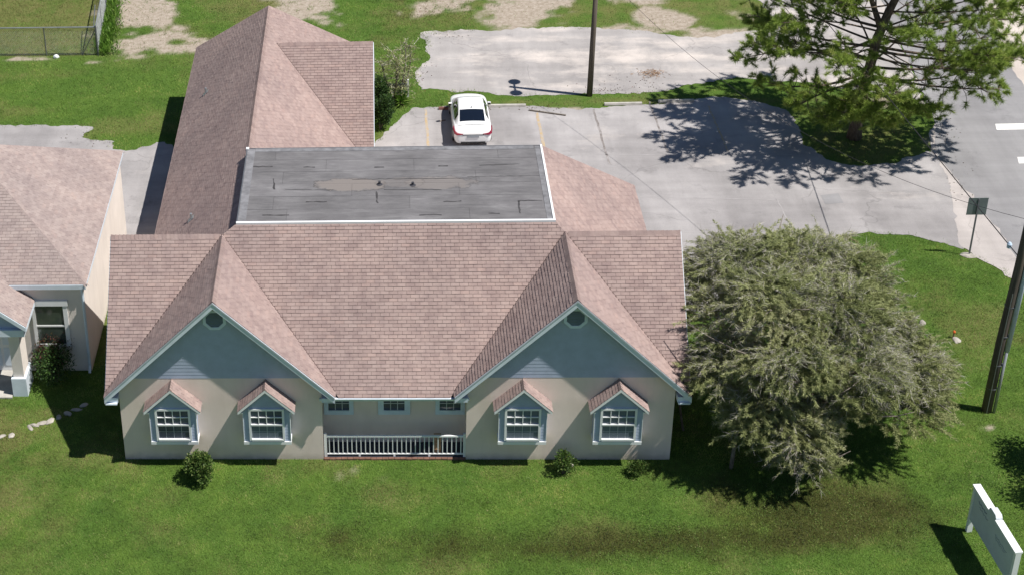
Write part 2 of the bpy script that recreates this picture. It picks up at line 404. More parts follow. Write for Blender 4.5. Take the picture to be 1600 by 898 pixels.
P_ROAD = [(33.9, -40), (33.9, 8), (34.5, 12.6), (34.35, 17), (33.75, 21.6), (34.6, 24.2), (35.2, 30), (36.1, 42), (37.0, 55), (41, 90), (47.0, 90), (42.2, 48), (40.6, 36), (39.9, 30), (39.7, 20), (39.7, -40)]
P_APRON = [gxy(*p) for p in ((1470, 182), (1452, 205), (1455, 232), (1478, 270), (1490, 310), (1494, 350), (1500, 386), (1540, 408), (1566, 424), (1590, 442))]+[(34.3, 9.0), (34.9, 12.6), (34.8, 17), (34.2, 21.6), (35.2, 24.5)]
P_NBDRIVE = [gxy(*p) for p in ((-120, 197), (0, 197), (60, 197), (132, 198), (146, 201), (128, 215), (150, 219), (178, 222), (176, 234), (215, 235), (236, 228), (244, 222))]+[(-1.2, 23.6), (.5, 22), (.5, 11.5), (-2.4, 9.8), (-6, 14), (-15, 14)]
P_SAND2 = [(39.0, 29), (39.6, 36), (41.3, 48), (46, 90), (75, 90), (75, -5), (39.0, -5)]
P_WHITE = [gxy(*p) for p in ((640, -30), (660, 12), (700, 22), (745, 20), (752, 44), (800, 44), (862, 40), (872, 24), (880, 2), (900, -30))]
grass_cut = [P_LOT, P_LOT2, P_ROAD, P_APRON, P_NBDRIVE, P_SAND2]

def soft(x, y, cx, cy, rx, ry): return np.clip(1.35-np.sqrt(((x-cx)/rx)**2+((y-cy)/ry)**2), 0, 1)
def cover(x, y):
    """dirt, dry and wet amounts of the lawn at a place"""
    n1 = fbm(x, y, .55, 5); n2 = fbm(x+40, y-30, 1.6, 4); n3 = fbm(x-90, y+11, .25, 4)
    dirt = np.zeros_like(x); dry = np.zeros_like(x); wet = np.zeros_like(x)
    def dab(u, v, rx, ry, s=1.0):
        nonlocal dirt
        cx, cy = gxy(u, v); dirt = np.maximum(dirt, s*soft(x, y, cx, cy, rx, ry))
    # bare sandy strip beside the fence, and behind the wing
    dab(235, 15, 2.7, 3.8, 1.1); dab(215, 66, 2.5, 2.0, 1.05); dab(262, 75, 2.2, .9, .8); dab(1030, 26, 1.5, 1.5, 1.25); dab(500, 30, 1.2, 1.6, .9); dab(300, 30, 1.6, 1.3, .55); dab(480, 10, 1.8, 3.2); dab(508, 20, .8, 3.0, .8); dab(250, -20, 3, 3)
    dab(290, 58, 1.2, .9, .6); dab(235, -60, 4, 5); dab(490, -50, 3, 6)
    # sandy yard behind the second lot
    dab(690, 5, 2.2, 2.0, .9); dab(800, 20, 2.4, 2.4); dab(840, 5, 2.0, 2.2); dab(930, 47, 3.2, .9, .75); dab(1150, 55, 2.3, 1.0, .9); dab(1165, 22, .9, 1.5, .6); dab(1000, 2, 3.5, .9, .6)
    dab(740, -40, 6, 4); dab(1000, -40, 9, 4, .6)
    # edge of the lots
    dab(560, 735, .35, .2, .5); dab(530, 742, .35, .40, .36); dab(548, 752, .35, .25, .45); dab(600, 748, .4, .2, .5); dab(690, 745, .3, .15, .5); dab(1545, 668, .3, .2, .7)
    dab(0, 830, .35, 1.3, .38); dab(1500, 305, 1, 1, .5); dab(1550, 640, .4, .3, .5); dab(880, 175, 2.6, .45, .8); dab(830, 172, 1.0, .4, .9); dab(700, 168, 1.2, .25, .8)
    dab(40, 93, 2.4, .28, .75); dab(145, 97, .7, .2, .7); dab(1370, 170, 2.2, 1.5, .5); dab(1450, 215, .8, 1.4, .8); dab(1000, 168, 1.5, .2, .6)
    cut = np.clip((dirt+(n1-.5)*1.9+(n2-.5)*.8-.42)*3.2, 0, 1)*(dirt > .02)
    # dry tone: back yard, between fence and wing, left edge of the front lawn
    dry = np.clip((n1-.52)*2.0, 0, .45)
    dry = np.maximum(dry, np.clip((y-31)/6, 0, 1)*np.clip((n1-.28)*2.0, 0, .75)*(x < 4.5))
    dry = np.maximum(dry, np.clip((-1.2-x)/3, 0, 1)*np.clip((n2-.3)*2, 0, .7)*(y < 3))
    dry = np.maximum(dry, np.clip((y-34)/4, 0, 1)*np.clip((n2-.25)*1.9, 0, .7)*(x > 9))
    dry = np.maximum(dry, np.clip(1-np.abs(y-27.2)/.6, 0, 1)*np.clip((n2-.25)*1.9, 0, .8)*(x > 12))
    dry = np.maximum(dry, soft(x, y, 30.7, 23, 3.2, 3.2)*np.clip((n2-.2)*1.6, 0, .8))
    dry = np.maximum(dry, ((x < -5.9) & (y > 33.4))*np.clip(.35+(n2-.3)*1.2, 0, .8))
    # damp brown drainage hollow along the front
    band = np.clip(1-np.abs(y-(-4.15+.25*np.sin(x*.35)))/1.15, 0, 1)*np.clip((x-4.0)/4, 0, 1)*np.clip((23.5-x)/2, 0, 1)*np.clip(.62+(x-9)/16, .5, .95)
    pool = soft(x, y, 23.4, -2.8, 3.5, 1.55)
    pool = np.maximum(pool, .9*soft(x, y, 20.2, -3.9, 3.2, .75)); core = np.clip(1-np.abs(y+4.45)/.33, 0, 1)*np.clip((x-9.5)/3, 0, 1)*np.clip((20-x)/3, 0, 1)
    wet = np.clip((np.maximum(band*.95, np.maximum(pool, core))+(n2-.5)*.8+(n1-.5)*.7)*1.05, 0, .85)*(np.maximum(np.maximum(band, pool), core) > .02)
    return cut, dry, wet
def hollow(x, y):
    return -.10*np.exp(-((y+4.3)/1.1)**2)*np.clip((x-4)/4, 0, 1)*np.clip((26-x)/4, 0, 1)
# the lawn: one sheet from the yard to the horizon, fine near by and coarse far off
gx = np.concatenate([[-3000, -800, -200, -60], np.arange(-24, 56.01, .25), [90, 200, 800, 3000]])
gy = np.concatenate([[-3000, -800, -200, -70, -30], np.arange(-14, 62.01, .25), [90, 200, 800, 3000]])
GX, GY = np.meshgrid(gx, gy); nx, ny = len(gx), len(gy)
d_, y_, w_ = cover(GX.ravel(), GY.ravel())
V = np.stack([GX.ravel(), GY.ravel(), hollow(GX.ravel(), GY.ravel())], 1)
ii = np.arange(nx*ny).reshape(ny, nx); Q = np.stack([ii[:-1, :-1], ii[:-1, 1:], ii[1:, 1:], ii[1:, :-1]], -1).reshape(-1, 4)
lawn = arrmesh('lawn', V, Q, 'lawn_soil'); tag(lawn, kind='structure')
for nm, ar in (('dirt', d_), ('dry', y_), ('wet', w_)):
    a = lawn.data.attributes.new(nm, 'FLOAT', 'POINT'); a.data.foreach_set('value', ar.astype(np.float32))
sheet('back_lot', ragged(P_LOT2, .12, .38, .8), .010, 'asphalt_lot')
sheet('parking_lot', ragged(P_LOT, .12, .12, 1.1), .016, 'asphalt_pale')
sheet('street', ragged(P_ROAD, .4, .10, .8), .022, 'asphalt_road')
sheet('driveway_apron', ragged(P_APRON, .3, .08, 1.2), .019, 'apron_concrete')
sheet('side_driveway', ragged(P_NBDRIVE, .12, .22, 1.3), .014, 'asphalt_pale')
sheet('sand_verge', ragged(P_SAND2, .5, .2, .6), .012, 'sand_ground')

# grass blades, thick near the camera, thinner far off
def scatter(n, x0, x1, y0, y1, L, Wd, house=True):
    x = rng.uniform(x0, x1, n); y = rng.uniform(y0, y1, n); keep = np.ones(n, bool)
    xj = x+(fbm(x, y, 2.2, 3)-.5)*.8+rng.normal(0, .10, n); yj = y+(fbm(x+31, y, 2.2, 3)-.5)*.8+rng.normal(0, .10, n)
    for P in grass_cut: keep &= ~inpoly(xj, yj, P)
    keep &= ~((x > -.02) & (x < 6.96) & (y > -.03) & (y < 8)) & ~((x > 6.9) & (x < 11.9) & (y > -.02) & (y < 8)) & ~((x > 11.8) & (x < 18.8) & (y > -.03) & (y < 13.5)) & ~((x > .4) & (x < 7.5) & (y > 6) & (y < 27.5)) & ~((x > 7) & (x < 8.5) & (y > 17.5) & (y < 24.2))
    keep &= ~((x < -2.0) & (y > 5.1) & (y < 15.4)) & ~((x < -4.1) & (y > 3.6) & (y < 5.3))
    x, y = x[keep], y[keep]; d, dr, w = cover(x, y); r = rng.random(len(x)); keep = r > d*.93
    clump = fbm(x+7, y-3, 3.0, 3); keep &= rng.random(len(x)) < np.clip(.35+clump*1.2, 0, 1)
    x, y, d, dr, w = x[keep], y[keep], d[keep], dr[keep], w[keep]; k2 = rng.random(len(x))
    kind = np.where(k2 < w*.92, 2, np.where(rng.random(len(x)) < dr*.85+.035, 1, 0))
    return x, y, kind, np.full(len(x), L), np.full(len(x), Wd)
parts = [scatter(760000, -7, 36, -9, 4.5, .075, .016), scatter(190000, 18, 36, 4.5, 15.5, .08, .018), scatter(40000, -9, 0, 4, 12, .08, .018),
         scatter(230000, -15, 14, 22, 44, .09, .024), scatter(110000, 8, 36, 19, 46, .09, .024)]
X = np.concatenate([p[0] for p in parts]); Y = np.concatenate([p[1] for p in parts]); K = np.concatenate([p[2] for p in parts]); L = np.concatenate([p[3] for p in parts]); WD = np.concatenate([p[4] for p in parts])
for kd, nm, mt in ((0, 'grass', 'grass_blade'), (1, 'dry_grass', 'grass_dry'), (2, 'wet_grass', 'grass_wet')):
    s_ = K == kd; x, y, l, wd = X[s_], Y[s_], L[s_], WD[s_]; n = len(x)
    ang = rng.uniform(0, 2*math.pi, n); lean = rng.uniform(.25, 1.15, n); l = l*rng.uniform(.5, 1.35, n)
    B = np.stack([x, y, hollow(x, y)-.004], 1); side = np.stack([-np.sin(ang), np.cos(ang), 0*ang], 1)*wd[:, None]*.5
    tip = B+np.stack([np.cos(ang)*np.sin(lean), np.sin(ang)*np.sin(lean), np.cos(lean)], 1)*l[:, None]
    V = np.stack([B+side, B-side, tip], 1).reshape(-1, 3)
    rr = np.clip(.5+(fbm(x, y, .9, 4)-.5)*1.5+(fbm(x+5, y+9, 4.5, 3)-.5)*1.1+.05*np.sin((y+.15*np.sin(x*.4))*5.6)+rng.normal(0, .17, n), 0, 1)
    g_ = arrmesh(nm, V, np.arange(3*n).reshape(-1, 3), mt, None, np.repeat(rr, 3), None, 3)
    tag(g_, {0: 'short green grass blades covering the lawns', 1: 'straw-coloured dry grass blades scattered through the lawns', 2: 'damp brown grass in the hollow along the front lawn'}[kd], 'grass', None, 'stuff')

nC = 1700; cx_ = rng.uniform(-7, 35, nC); cy_ = np.where(rng.random(nC) < .6, rng.uniform(-8, 1, nC), rng.uniform(24, 42, nC)); wn_ = fbm(cx_+3, cy_, .4, 3); cx_, cy_ = cx_[wn_ > .5], cy_[wn_ > .5]
wx_ = np.repeat(cx_, 22)+rng.normal(0, .11, len(cx_)*22); wy_ = np.repeat(cy_, 22)+rng.normal(0, .11, len(cx_)*22); kp = np.ones(len(wx_), bool)
for P in grass_cut: kp &= ~inpoly(wx_, wy_, P)
kp &= ~((wx_ > -.3) & (wx_ < 19) & (wy_ > -.2) & (wy_ < 28)) & ~((wx_ < -2.0) & (wy_ > 3.4) & (wy_ < 15.4)); wx_, wy_ = wx_[kp], wy_[kp]; n = len(wx_)
tag(leaves(np.stack([wx_, wy_, hollow(wx_, wy_)+.02], 1), rng.normal(size=(n, 3))*np.array([1, 1, .5])+np.array([0, 0, .35]), rng.uniform(.03, .065, n), .026, 'lawn_weeds', 'lawn_weed'), 'small broad-leaved weeds scattered in the lawns', 'weeds', None, 'stuff')

# painted lines and joints on the lot
def strip(name, a, b, w, z, mat, label, cat='marking', group=None, wob=.0):
    a = np.array(a); b = np.array(b); d = b-a; L = np.linalg.norm(d); d /= L; nn = np.array([-d[1], d[0]]); q = max(2, int(L/.25)); l_, r_ = [], []
    for i in range(q+1):
        p = a+d*L*i/q+nn*random.uniform(-wob, wob); ww = w*random.uniform(.8, 1.15)/2; l_.append(tuple(p+nn*ww)); r_.append(tuple(p-nn*ww))
    return tag(sheet(name, l_+r_[::-1], z, mat, None, None, 'structure'), None, None)
strip('bay_line', (11.13, 26.55), (11.17, 20.6), .13, .021, 'yellow_paint', '', wob=.012)
strip('bay_line', (16.42, 26.1), (16.50, 20.0), .13, .021, 'yellow_paint', '', wob=.012)
strip('bay_line', (19.14, 26.4), (19.25, 20.9), .10, .021, 'dark_joint', '', wob=.02)
strip('bay_line', (21.9, 27.1), (22.0, 22.0), .08, .021, 'dark_joint', '', wob=.02)
strip('bay_line', (24.6, 26.6), (24.7, 22.0), .08, .021, 'yellow_paint', '', wob=.02)
for x0, y0, x1, y1 in ((17.0, 21.9, 27.5, 21.6), (20.2, 17.9, 26, 17.6), (25.9, 20.0, 26.3, 9.5), (20.5, 15.0, 27.5, 14.7)):
    strip('lot_joint', (x0, y0), (x1, y1), .05, .021, 'faint_joint', '', wob=.02)
pw = [gxy(*p) for p in ((1278, 305), (1312, 321), (1318, 319), (1300, 300))]
sheet('asphalt_patch', [gxy(*p) for p in ((1282, 306), (1290, 320), (1318, 318), (1310, 303))], .022, 'asphalt_road')
for yy, x0 in ((23.75, 37.15), (20.55, 37.1)):
    sheet('crossing_bar', [(x0, yy), (39.2, yy+.02), (39.2, yy+.60), (x0+.12, yy+.58)], .027, 'road_paint')
for yy in (17.3, 14.1): sheet('crossing_bar', [(37.05, yy), (39.2, yy), (39.2, yy+.6), (37.1, yy+.6)], .027, 'road_paint')

# ------------------------------------------------------------------ shingled roofs
EXPO, TABW = .127, .305
def clip2(poly, inside_poly):
    out = poly; n = len(inside_poly)
    for i in range(n):
        a = inside_poly[i]; b = inside_poly[(i+1) % n]; res = []
        ex, ey = b[0]-a[0], b[1]-a[1]
        sd = lambda p: ex*(p[1]-a[1])-ey*(p[0]-a[0])
        for j in range(len(out)):
            p, q = out[j], out[(j+1) % len(out)]; sp, sq = sd(p), sd(q)
            if sp >= 0: res.append(p)
            if (sp >= 0) != (sq >= 0):
                t = sp/(sp-sq); res.append((p[0]+(q[0]-p[0])*t, p[1]+(q[1]-p[1])*t))
        out = res
        if len(out) < 3: return []
    return out
def area2(p): return abs(sum(p[i][0]*p[(i+1) % len(p)][1]-p[(i+1) % len(p)][0]*p[i][1] for i in range(len(p))))/2
class Roof:
    def __init__(s, expo=EXPO, tab=TABW, thick=.018): s.t = []; s.expo = expo; s.tab = tab; s.thick = thick
    def plane(s, poly):
        P = [Vector(p) for p in poly]; n = Vector((0, 0, 0))
        for i in range(len(P)): n += (P[i]-P[0]).cross(P[(i+1) % len(P)]-P[0])
        n.normalize()
        if n.z < 0: n = -n
        u = Vector((0, 0, 1)).cross(n).normalized(); v = n.cross(u)
        o = min(P, key=lambda p: p.z)
        q = [((p-o).dot(u), (p-o).dot(v)) for p in P]
        if sum(q[i][0]*q[(i+1) % len(q)][1]-q[(i+1) % len(q)][0]*q[i][1] for i in range(len(q))) < 0: q = q[::-1]
        u0 = min(a[0] for a in q); u1 = max(a[0] for a in q); v1 = max(a[1] for a in q); r = 0; v0 = -.02
        # overhang at the eave: let the first course reach 2 cm past
        qq = [(a, b-.02 if b < .01 else b) for a, b in q]
        while v0 < v1:
            x = u0-s.tab*((r*.5) % 1)-random.uniform(0, .04)
            while x < u1:
                g = .0045; rect = [(x+g, v0), (x+s.tab-g, v0), (x+s.tab-g, v0+s.expo+.015), (x+g, v0+s.expo+.015)]
                c = clip2(rect, qq)
                if len(c) >= 3 and area2(c) > .0006:
                    full = abs(area2(c)-area2(rect)) < 1e-6
                    s.t.append((o, u, v, n, v0, x+g, c, full, s.thick*random.uniform(.75, 1.3)))
                x += s.tab
            v0 += s.expo; r += 1
    def emit(s, parent, mat, keep, name='shingle'):
        def key(t):
            p = t[0]+t[1]*t[5]+t[2]*t[4]; d = Vector(CC)-p; return -(max(t[3].dot(d.normalized()), 0)/d.length_squared)
        ind = sorted([t for t in s.t if t[7]], key=key)[:keep]; ids = set(map(id, ind))
        hh = lambda t, b: .003+t[8]*(1-(b-t[4])/(s.expo+.015))
        # shared mesh for the single ones
        w, l = s.tab-.009, s.expo+.015
        if ind:
            T = s.thick
            mb = MB(); mb.prism([(0, 0, 0), (w, 0, 0), (w, l, 0), (0, l, 0)], [(0, 0, .003+T), (w, 0, .003+T), (w, l, .003), (0, l, .003)])
            first = mb.build(name, mat, None, True); me = first.data; base = wloc(parent)
            for i, t in enumerate(ind):
                ob = first if i == 0 else bpy.data.objects.new(name, me)
                if i: COL.objects.link(ob)
                ob.parent = parent; p = t[0]+t[1]*t[5]+t[2]*t[4]-base
                Mx = Matrix.Identity(4)
                for a in range(3): Mx[a][0], Mx[a][1], Mx[a][2], Mx[a][3] = t[1][a], t[2][a], t[3][a]*t[8]/T, p[a]
                ob.matrix_local = Mx
        mb = MB(); rn = []
        for t in s.t:
            if id(t) in ids: continue
            o, u, v, n = t[:4]; lo = [o+u*a+v*b for a, b in t[6]]; hi = [o+u*a+v*b+n*hh(t, b) for a, b in t[6]]
            k0 = len(mb.v); nn = len(lo); mb.v += [tuple(p) for p in lo]+[tuple(p) for p in hi]
            mb.f.append([k0+nn+i for i in range(nn)])
            for i in range(nn): j = (i+1) % nn; mb.f.append([k0+i, k0+j, k0+nn+j, k0+nn+i])
            rn += [random.random()]*(2*nn)
        if not mb.v: return
        l0 = wloc(parent); me = bpy.data.meshes.new('shingle_courses'); me.from_pydata([(a-l0.x, b-l0.y, c-l0.z) for a, b, c in mb.v], [], mb.f)
        at = me.attributes.new('rnd', 'FLOAT', 'POINT'); at.data.foreach_set('value', np.array(rn, np.float32)); me.materials.append(m(mat))
        ob = bpy.data.objects.new('shingle_courses', me); COL.objects.link(ob); ob.parent = parent; ob['kind'] = 'stuff'
def ridge_caps(parent, a, b, na, nb, mat='shingle', w=.16, step=.14, name='ridge_caps'):
    """folded cap shingles lapped along a ridge or hip; na, nb: outward horizontal-ish directions down each slope"""
    a = Vector(a); b = Vector(b); d = (b-a); L = d.length; d.normalize(); na = Vector(na).normalized(); nb = Vector(nb).normalized(); up = -(na+nb).normalized()
    q = int(L/step); mb = MB(); rn = []; l0 = wloc(parent)
    for i in range(q):
        h0 = .034+random.uniform(0, .010); h1 = .016; s0 = a+d*(i*step); s1 = a+d*(i*step+step+.03)
        p = []
        for s_, h in ((s0, h0), (s1, h1)):
            p += [s_+na*w+up*h*.9, s_+up*(h+.012), s_+nb*w+up*h*.9, s_+na*w-up*.01, s_-up*.01, s_+nb*w-up*.01]
        k0 = len(mb.v); mb.v += [tuple(x-l0) for x in p]; rn += [random.random()]*12
        for f in ((0, 1, 7, 6), (1, 2, 8, 7), (0, 3, 4, 1), (1, 4, 5, 2), (0, 6, 9, 3), (2, 5, 11, 8)): mb.f.append([k0+x for x in f])
    me = bpy.data.meshes.new(name); me.from_pydata(mb.v, [], mb.f); at = me.attributes.new('rnd', 'FLOAT', 'POINT'); at.data.foreach_set('value', np.array(rn, np.float32))
    me.materials.append(m(mat)); ob = bpy.data.objects.new(name, me); COL.objects.link(ob); ob.parent = parent; ob['kind'] = 'stuff'

# ------------------------------------------------------------------ MAIN OFFICE BUILDING
ZR, MM, HL, RY = 6.72, .98, 3.92, 3.93
CL, CT = 3.465, 15.33; ZE = ZR-MM*HL; OV = .30
FX0, FX1, FY0, FY1, FZ = 3.97, 14.995, 4.235, 9.714, 7.01
WX, WY = 3.95, 23.98
H = thing('office_building', (0, 0, 0), 'tan stucco office with brown shingle roof, twin front gables and a flat grey roof deck', 'building')
XL, XR = CL-HL-.012, CT+HL
planes = {
 'front_left': [(XL, RY, ZR), (XL, RY-HL, ZE), (CL-HL, RY-HL, ZE), (CL, RY, ZR)],
 'front_right': [(CT, RY, ZR), (CT+HL, RY-HL, ZE), (XR+.01, RY-HL, ZE), (XR+.01, RY, ZR)],
 'front_mid': [(CL, RY, ZR), (7.515, -.12, ZR-MM*4.05), (11.28, -.12, ZR-MM*4.05), (CT, RY, ZR), (FX1, FY0, ZR+MM*(FY0-RY)), (FX0, FY0, ZR+MM*(FY0-RY))],
 'gable_ll': [(CL, -OV, ZR), (CL, RY, ZR), (CL-HL, RY-HL, ZE), (CL-HL, -OV, ZE)],
 'gable_lr': [(CL, -OV, ZR), (CL+HL, -OV, ZE), (CL+HL, RY-HL, ZE), (CL, RY, ZR)],
 'gable_rl': [(CT, -OV, ZR), (CT, RY, ZR), (CT-HL, RY-HL, ZE), (CT-HL, -OV, ZE)],
 'gable_rr': [(CT, -OV, ZR), (CT+HL, -OV, ZE), (CT+HL, RY-HL, ZE), (CT, RY, ZR)],
 'back_left': [(XL, RY, ZR), (WX, RY, ZR), (.06, RY+3.89, ZR-MM*3.89), (XL, RY+3.89, ZR-MM*3.89)],
 'back_right': [(15.29, RY, ZR), (XR, RY, ZR), (XR, RY+HL, ZE), (19.22, RY+HL, ZE)],
 'side_right': [(FX1, FY0, FZ), (15.3, RY, FZ-MM*.305), (19.23, 7.86, FZ-MM*4.235), (19.23, 13.95, FZ-MM*4.235), (FX1, FY1, FZ)],
 'rear': [(4.0, FY1, FZ), (FX1, FY1, FZ), (19.23, 13.95, FZ-MM*4.235), (7.94, 13.95, FZ-MM*4.235)],
 'wing_left': [(WX, RY, ZR), (WX, WY, ZR), (.06, WY+3.89, ZR-MM*3.89), (.06, RY+3.89, ZR-MM*3.89)],
 'wing_right': [(WX, 10.01, ZR), (WX, WY, ZR), (7.84, WY+3.89, ZR-MM*3.89), (7.84, 13.9, ZR-MM*3.89)],
 'wing_hip': [(WX, WY, ZR), (7.84, WY+3.89, ZR-MM*3.89), (.06, WY+3.89, ZR-MM*3.89)],
 'cross_front': [(4.45, 20.93, 6.23), (7.88, 17.5, 6.23-MM*3.43), (8.68, 17.5, 6.23-MM*3.43), (8.68, 20.93, 6.23)],
 'cross_back': [(4.45, 20.93, 6.23), (8.68, 20.93, 6.23), (8.68, 24.36, 6.23-MM*3.43), (7.88, 24.36, 6.23-MM*3.43)],
}
deck = MB()
for p in planes.values(): deck.slab([(a, b, c-.004) for a, b, c in p], .13)
roof = deck.build('roof', 'roof_deck', H)
R = Roof()
for p in planes.values(): R.plane(p)
R.emit(roof, 'shingle', 300)
q_ = .7071
ridge_caps(roof, (XL, RY, ZR), (CL-.1, RY, ZR), (0, -1, -MM), (0, 1, -MM))
ridge_caps(roof, (XR, RY, ZR), (CT+.1, RY, ZR), (0, 1, -MM), (0, -1, -MM))
for c in (CL, CT): ridge_caps(roof, (c, -OV, ZR), (c, RY+.1, ZR), (-1, 0, -MM), (1, 0, -MM))
ridge_caps(roof, (WX, 9.6, ZR), (WX, WY, ZR), (-1, 0, -MM), (1, 0, -MM)); ridge_caps(roof, (WX, RY+.1, ZR), (WX, 9.6, ZR), (-1, 0, -MM), (1, 0, -MM), w=.1)
ridge_caps(roof, (.06, WY+3.89, ZR-MM*3.89), (WX, WY, ZR), (-1, 0, -MM), (0, 1, -MM), w=.12); ridge_caps(roof, (7.84, WY+3.89, ZR-MM*3.89), (WX, WY, ZR), (0, 1, -MM), (1, 0, -MM), w=.12)
ridge_caps(roof, (19.23, 13.95, FZ-MM*4.235), (FX1, FY1, FZ), (0, 1, -MM), (1, 0, -MM), w=.12)
ridge_caps(roof, (8.68, 20.93, 6.23), (4.5, 20.93, 6.23), (0, 1, -MM), (0, -1, -MM))

for a, b in (((CL-HL, RY-HL, ZE), (CL, RY, ZR)), ((CL+HL, RY-HL, ZE), (CL, RY, ZR)), ((CT-HL, RY-HL, ZE), (CT, RY, ZR)), ((CT+HL, RY-HL, ZE), (CT, RY, ZR)), ((7.88, 17.5, 6.23-MM*3.43), (4.45, 20.93, 6.23))):
    a = Vector(a); b = Vector(b); MB().bar(a+Vector((0, 0, .012)), b+Vector((0, 0, .012)), .075, .03).build('valley_flashing', 'roof_deck', roof)

# walls
def gable_poly(c, x0, x1, drop=.15): return [(x0, 0), (x1, 0), (x1, ZR-MM*(x1-c)-drop), (c, ZR-drop), (x0, ZR-MM*(c-x0)-drop)]
MB().extY(gable_poly(CL, 0, 6.93), 0, 4.0).build('wall', 'stucco', H)
MB().extY(gable_poly(CT, 11.83, 18.765), 0, 4.0).build('wall', 'stucco', H)
end = [(.05, 0), (7.4, 0), (7.4, ZR-MM*(7.4-RY)-.16), (RY, ZR-.16), (.05, ZR-MM*(RY-.05)-.16)]
MB().extX(end, .025, 6.9).build('wall', 'stucco', H); MB().extX(end, 11.86, 18.74).build('wall', 'stucco', H)
MB().box(6.91, 11.85, .9, 7.35, 0, 2.95).build('wall', 'stucco', H)
MB().box(.5, 7.4, 7.0, 27.35, 0, 2.85).build('wall', 'stucco', H)
MB().box(7.2, 18.78, 7.1, 13.45, 0, 2.88).build('wall', 'stucco', H)
MB().extX([(17.9, 0), (23.96, 0), (23.96, 2.95), (20.93, 5.98), (17.9, 2.95)], 7.1, 8.45).build('wall', 'stucco', H)
# lap siding in the gables, one board at a time
for c in (CL, CT):
    z = 3.46
    while z < ZR-.62:
        z1 = min(z+.14, ZR-.45); hw0 = (ZR-.16-z)/MM-.02; hw1 = (ZR-.16-z1)/MM-.02
        hw0 = min(hw0, 3.465); hw1 = min(hw1, 3.465)
        b = MB(); b.prism([(c-hw0, 0, z), (c+hw0, 0, z), (c+hw1, 0, z1), (c-hw1, 0, z1)], [(c-hw0, -.0075, z), (c+hw0, -.0075, z), (c+hw1, -.0025, z1), (c-hw1, -.0025, z1)])
        b.build('siding_board', 'siding', H); z = z1
    b = MB(); hw = (ZR-.16-(ZR-.45))/MM; z = ZR-.62
    b.extY([(c-(ZR-.16-z)/MM, z), (c+(ZR-.16-z)/MM, z), (c, ZR-.16)], -.006, 0); b.build('siding_board', 'siding', H)
    # octagonal louvre vent
    oc = lambda r, zc, y: [(c+r*math.cos(math.pi/8+i*math.pi/4), y, zc+r*math.sin(math.pi/8+i*math.pi/4)) for i in range(8)]
    zc = 5.86; fr = MB()
    for i in range(8):
        j = (i+1) % 8; a, bb = oc(.42, zc, -.06), oc(.31, zc, -.06); a2, b2 = oc(.42, zc, -.01), oc(.31, zc, -.01)
        fr.prism([a2[i], a2[j], b2[j], b2[i]], [a[i], a[j], bb[j], bb[i]])
    vt = fr.build('gable_vent', 'trim_blue', H); MB().prism(oc(.33, zc, -.032), oc(.33, zc, -.012)).build('backing', 'vent_dark', vt)
    for i in range(5):
        zz = zc-.24+i*.11; hw = .29-max(0, abs(zz+.03-zc)-.1)*.8; MB().prism([(c-hw, -.034, zz+.075), (c+hw, -.034, zz+.075), (c+hw, -.034, zz+.065), (c-hw, -.034, zz+.065)], [(c-hw, -.055, zz+.012), (c+hw, -.055, zz+.012), (c+hw, -.055, zz), (c-hw, -.055, zz)]).build('louvre', 'vent_dark', vt)
    # rake boards and boxed eave returns
    for s in (-1, 1):
        tip = (c+s*(HL+.0), ZE-.005)
        MB().extY([(c, ZR-.012), tip, (tip[0], tip[1]-.23), (c, ZR-.012-.23)], -OV-.045, -OV-.004).build('fascia', 'white_paint', H)
        MB().extY([(c, ZR+.010), (tip[0], tip[1]+.018), (tip[0], tip[1]-.040), (c, ZR-.048)], -OV-.062, -OV-.046).build('drip_edge', 'trim_edge', H)
    # soffits under the rake overhang
for c, s in ((CL, -1), (CT, 1)):
    x0, x1 = sorted((c+s*3.475, c+s*(HL-.01))); MB().prism([(x0, -OV+.06, ZE-.27), (x1, -OV+.06, ZE-.27), (x1, .55, ZE-.27), (x0, .55, ZE-.27)], [(x0, -OV+.06, ZE-.06), (x1, -OV+.06, ZE-.06), (x1, .55, ZE-.06), (x0, .55, ZE-.06)]).build('eave_return', 'white_paint', H)
    MB().box(x0+.02, x1-.02, -OV-.046, -OV+.055, ZE-.29, ZE-.24).build('eave_return', 'white_paint', H)
for c, s in ((CL, 1), (CT, -1)):
    x0, x1 = sorted((c+s*3.475, c+s*(HL-.03))); MB().box(x0, x1, -OV+.06, -.02, ZE-.27, ZE-.10).build('eave_return', 'white_paint', H)
# centre eave: fascia, gutter, soffit
MB().box(6.94, 11.82, -.10, -.07, 2.60, 2.70).build('fascia', 'white_paint', H)
g = MB(); g.prism([(6.86, -.105, 2.62), (6.86, -.17, 2.62), (6.86, -.20, 2.72), (6.86, -.105, 2.72)], [(11.90, -.105, 2.62), (11.90, -.17, 2.62), (11.90, -.20, 2.72), (11.90, -.105, 2.72)]); g.build('gutter', 'white_paint', H)
MB().box(6.94, 11.82, -.07, .895, 2.585, 2.61).build('soffit', 'white_paint', H)
# side rakes and other eaves
for x, nm in ((XL, 1), (XR+.01, 1)):
    s = -1 if x < 5 else 1
    for y1 in (RY-HL+.02, RY+HL-.02):
        MB().extX([(RY, ZR-.01), (y1, ZE-.01), (y1, ZE-.2), (RY, ZR-.2)], x-.02 if s < 0 else x+.002, x-.002 if s < 0 else x+.02).build('fascia', 'white_paint', H)
MB().box(.035, .058, RY+3.95, WY+3.87, ZE-.14, ZE+.02).build('fascia', 'white_paint', H)
MB().box(19.232, 19.25, 7.95, 13.95, ZE-.2, ZE-.02).build('fascia', 'white_paint', H)
for y1 in (17.52, 24.34): MB().extX([(20.93, 6.22), (y1, 6.23-MM*3.43), (y1, 6.05-MM*3.43), (20.93, 6.04)], 8.684, 8.71).build('fascia', 'white_paint', H)

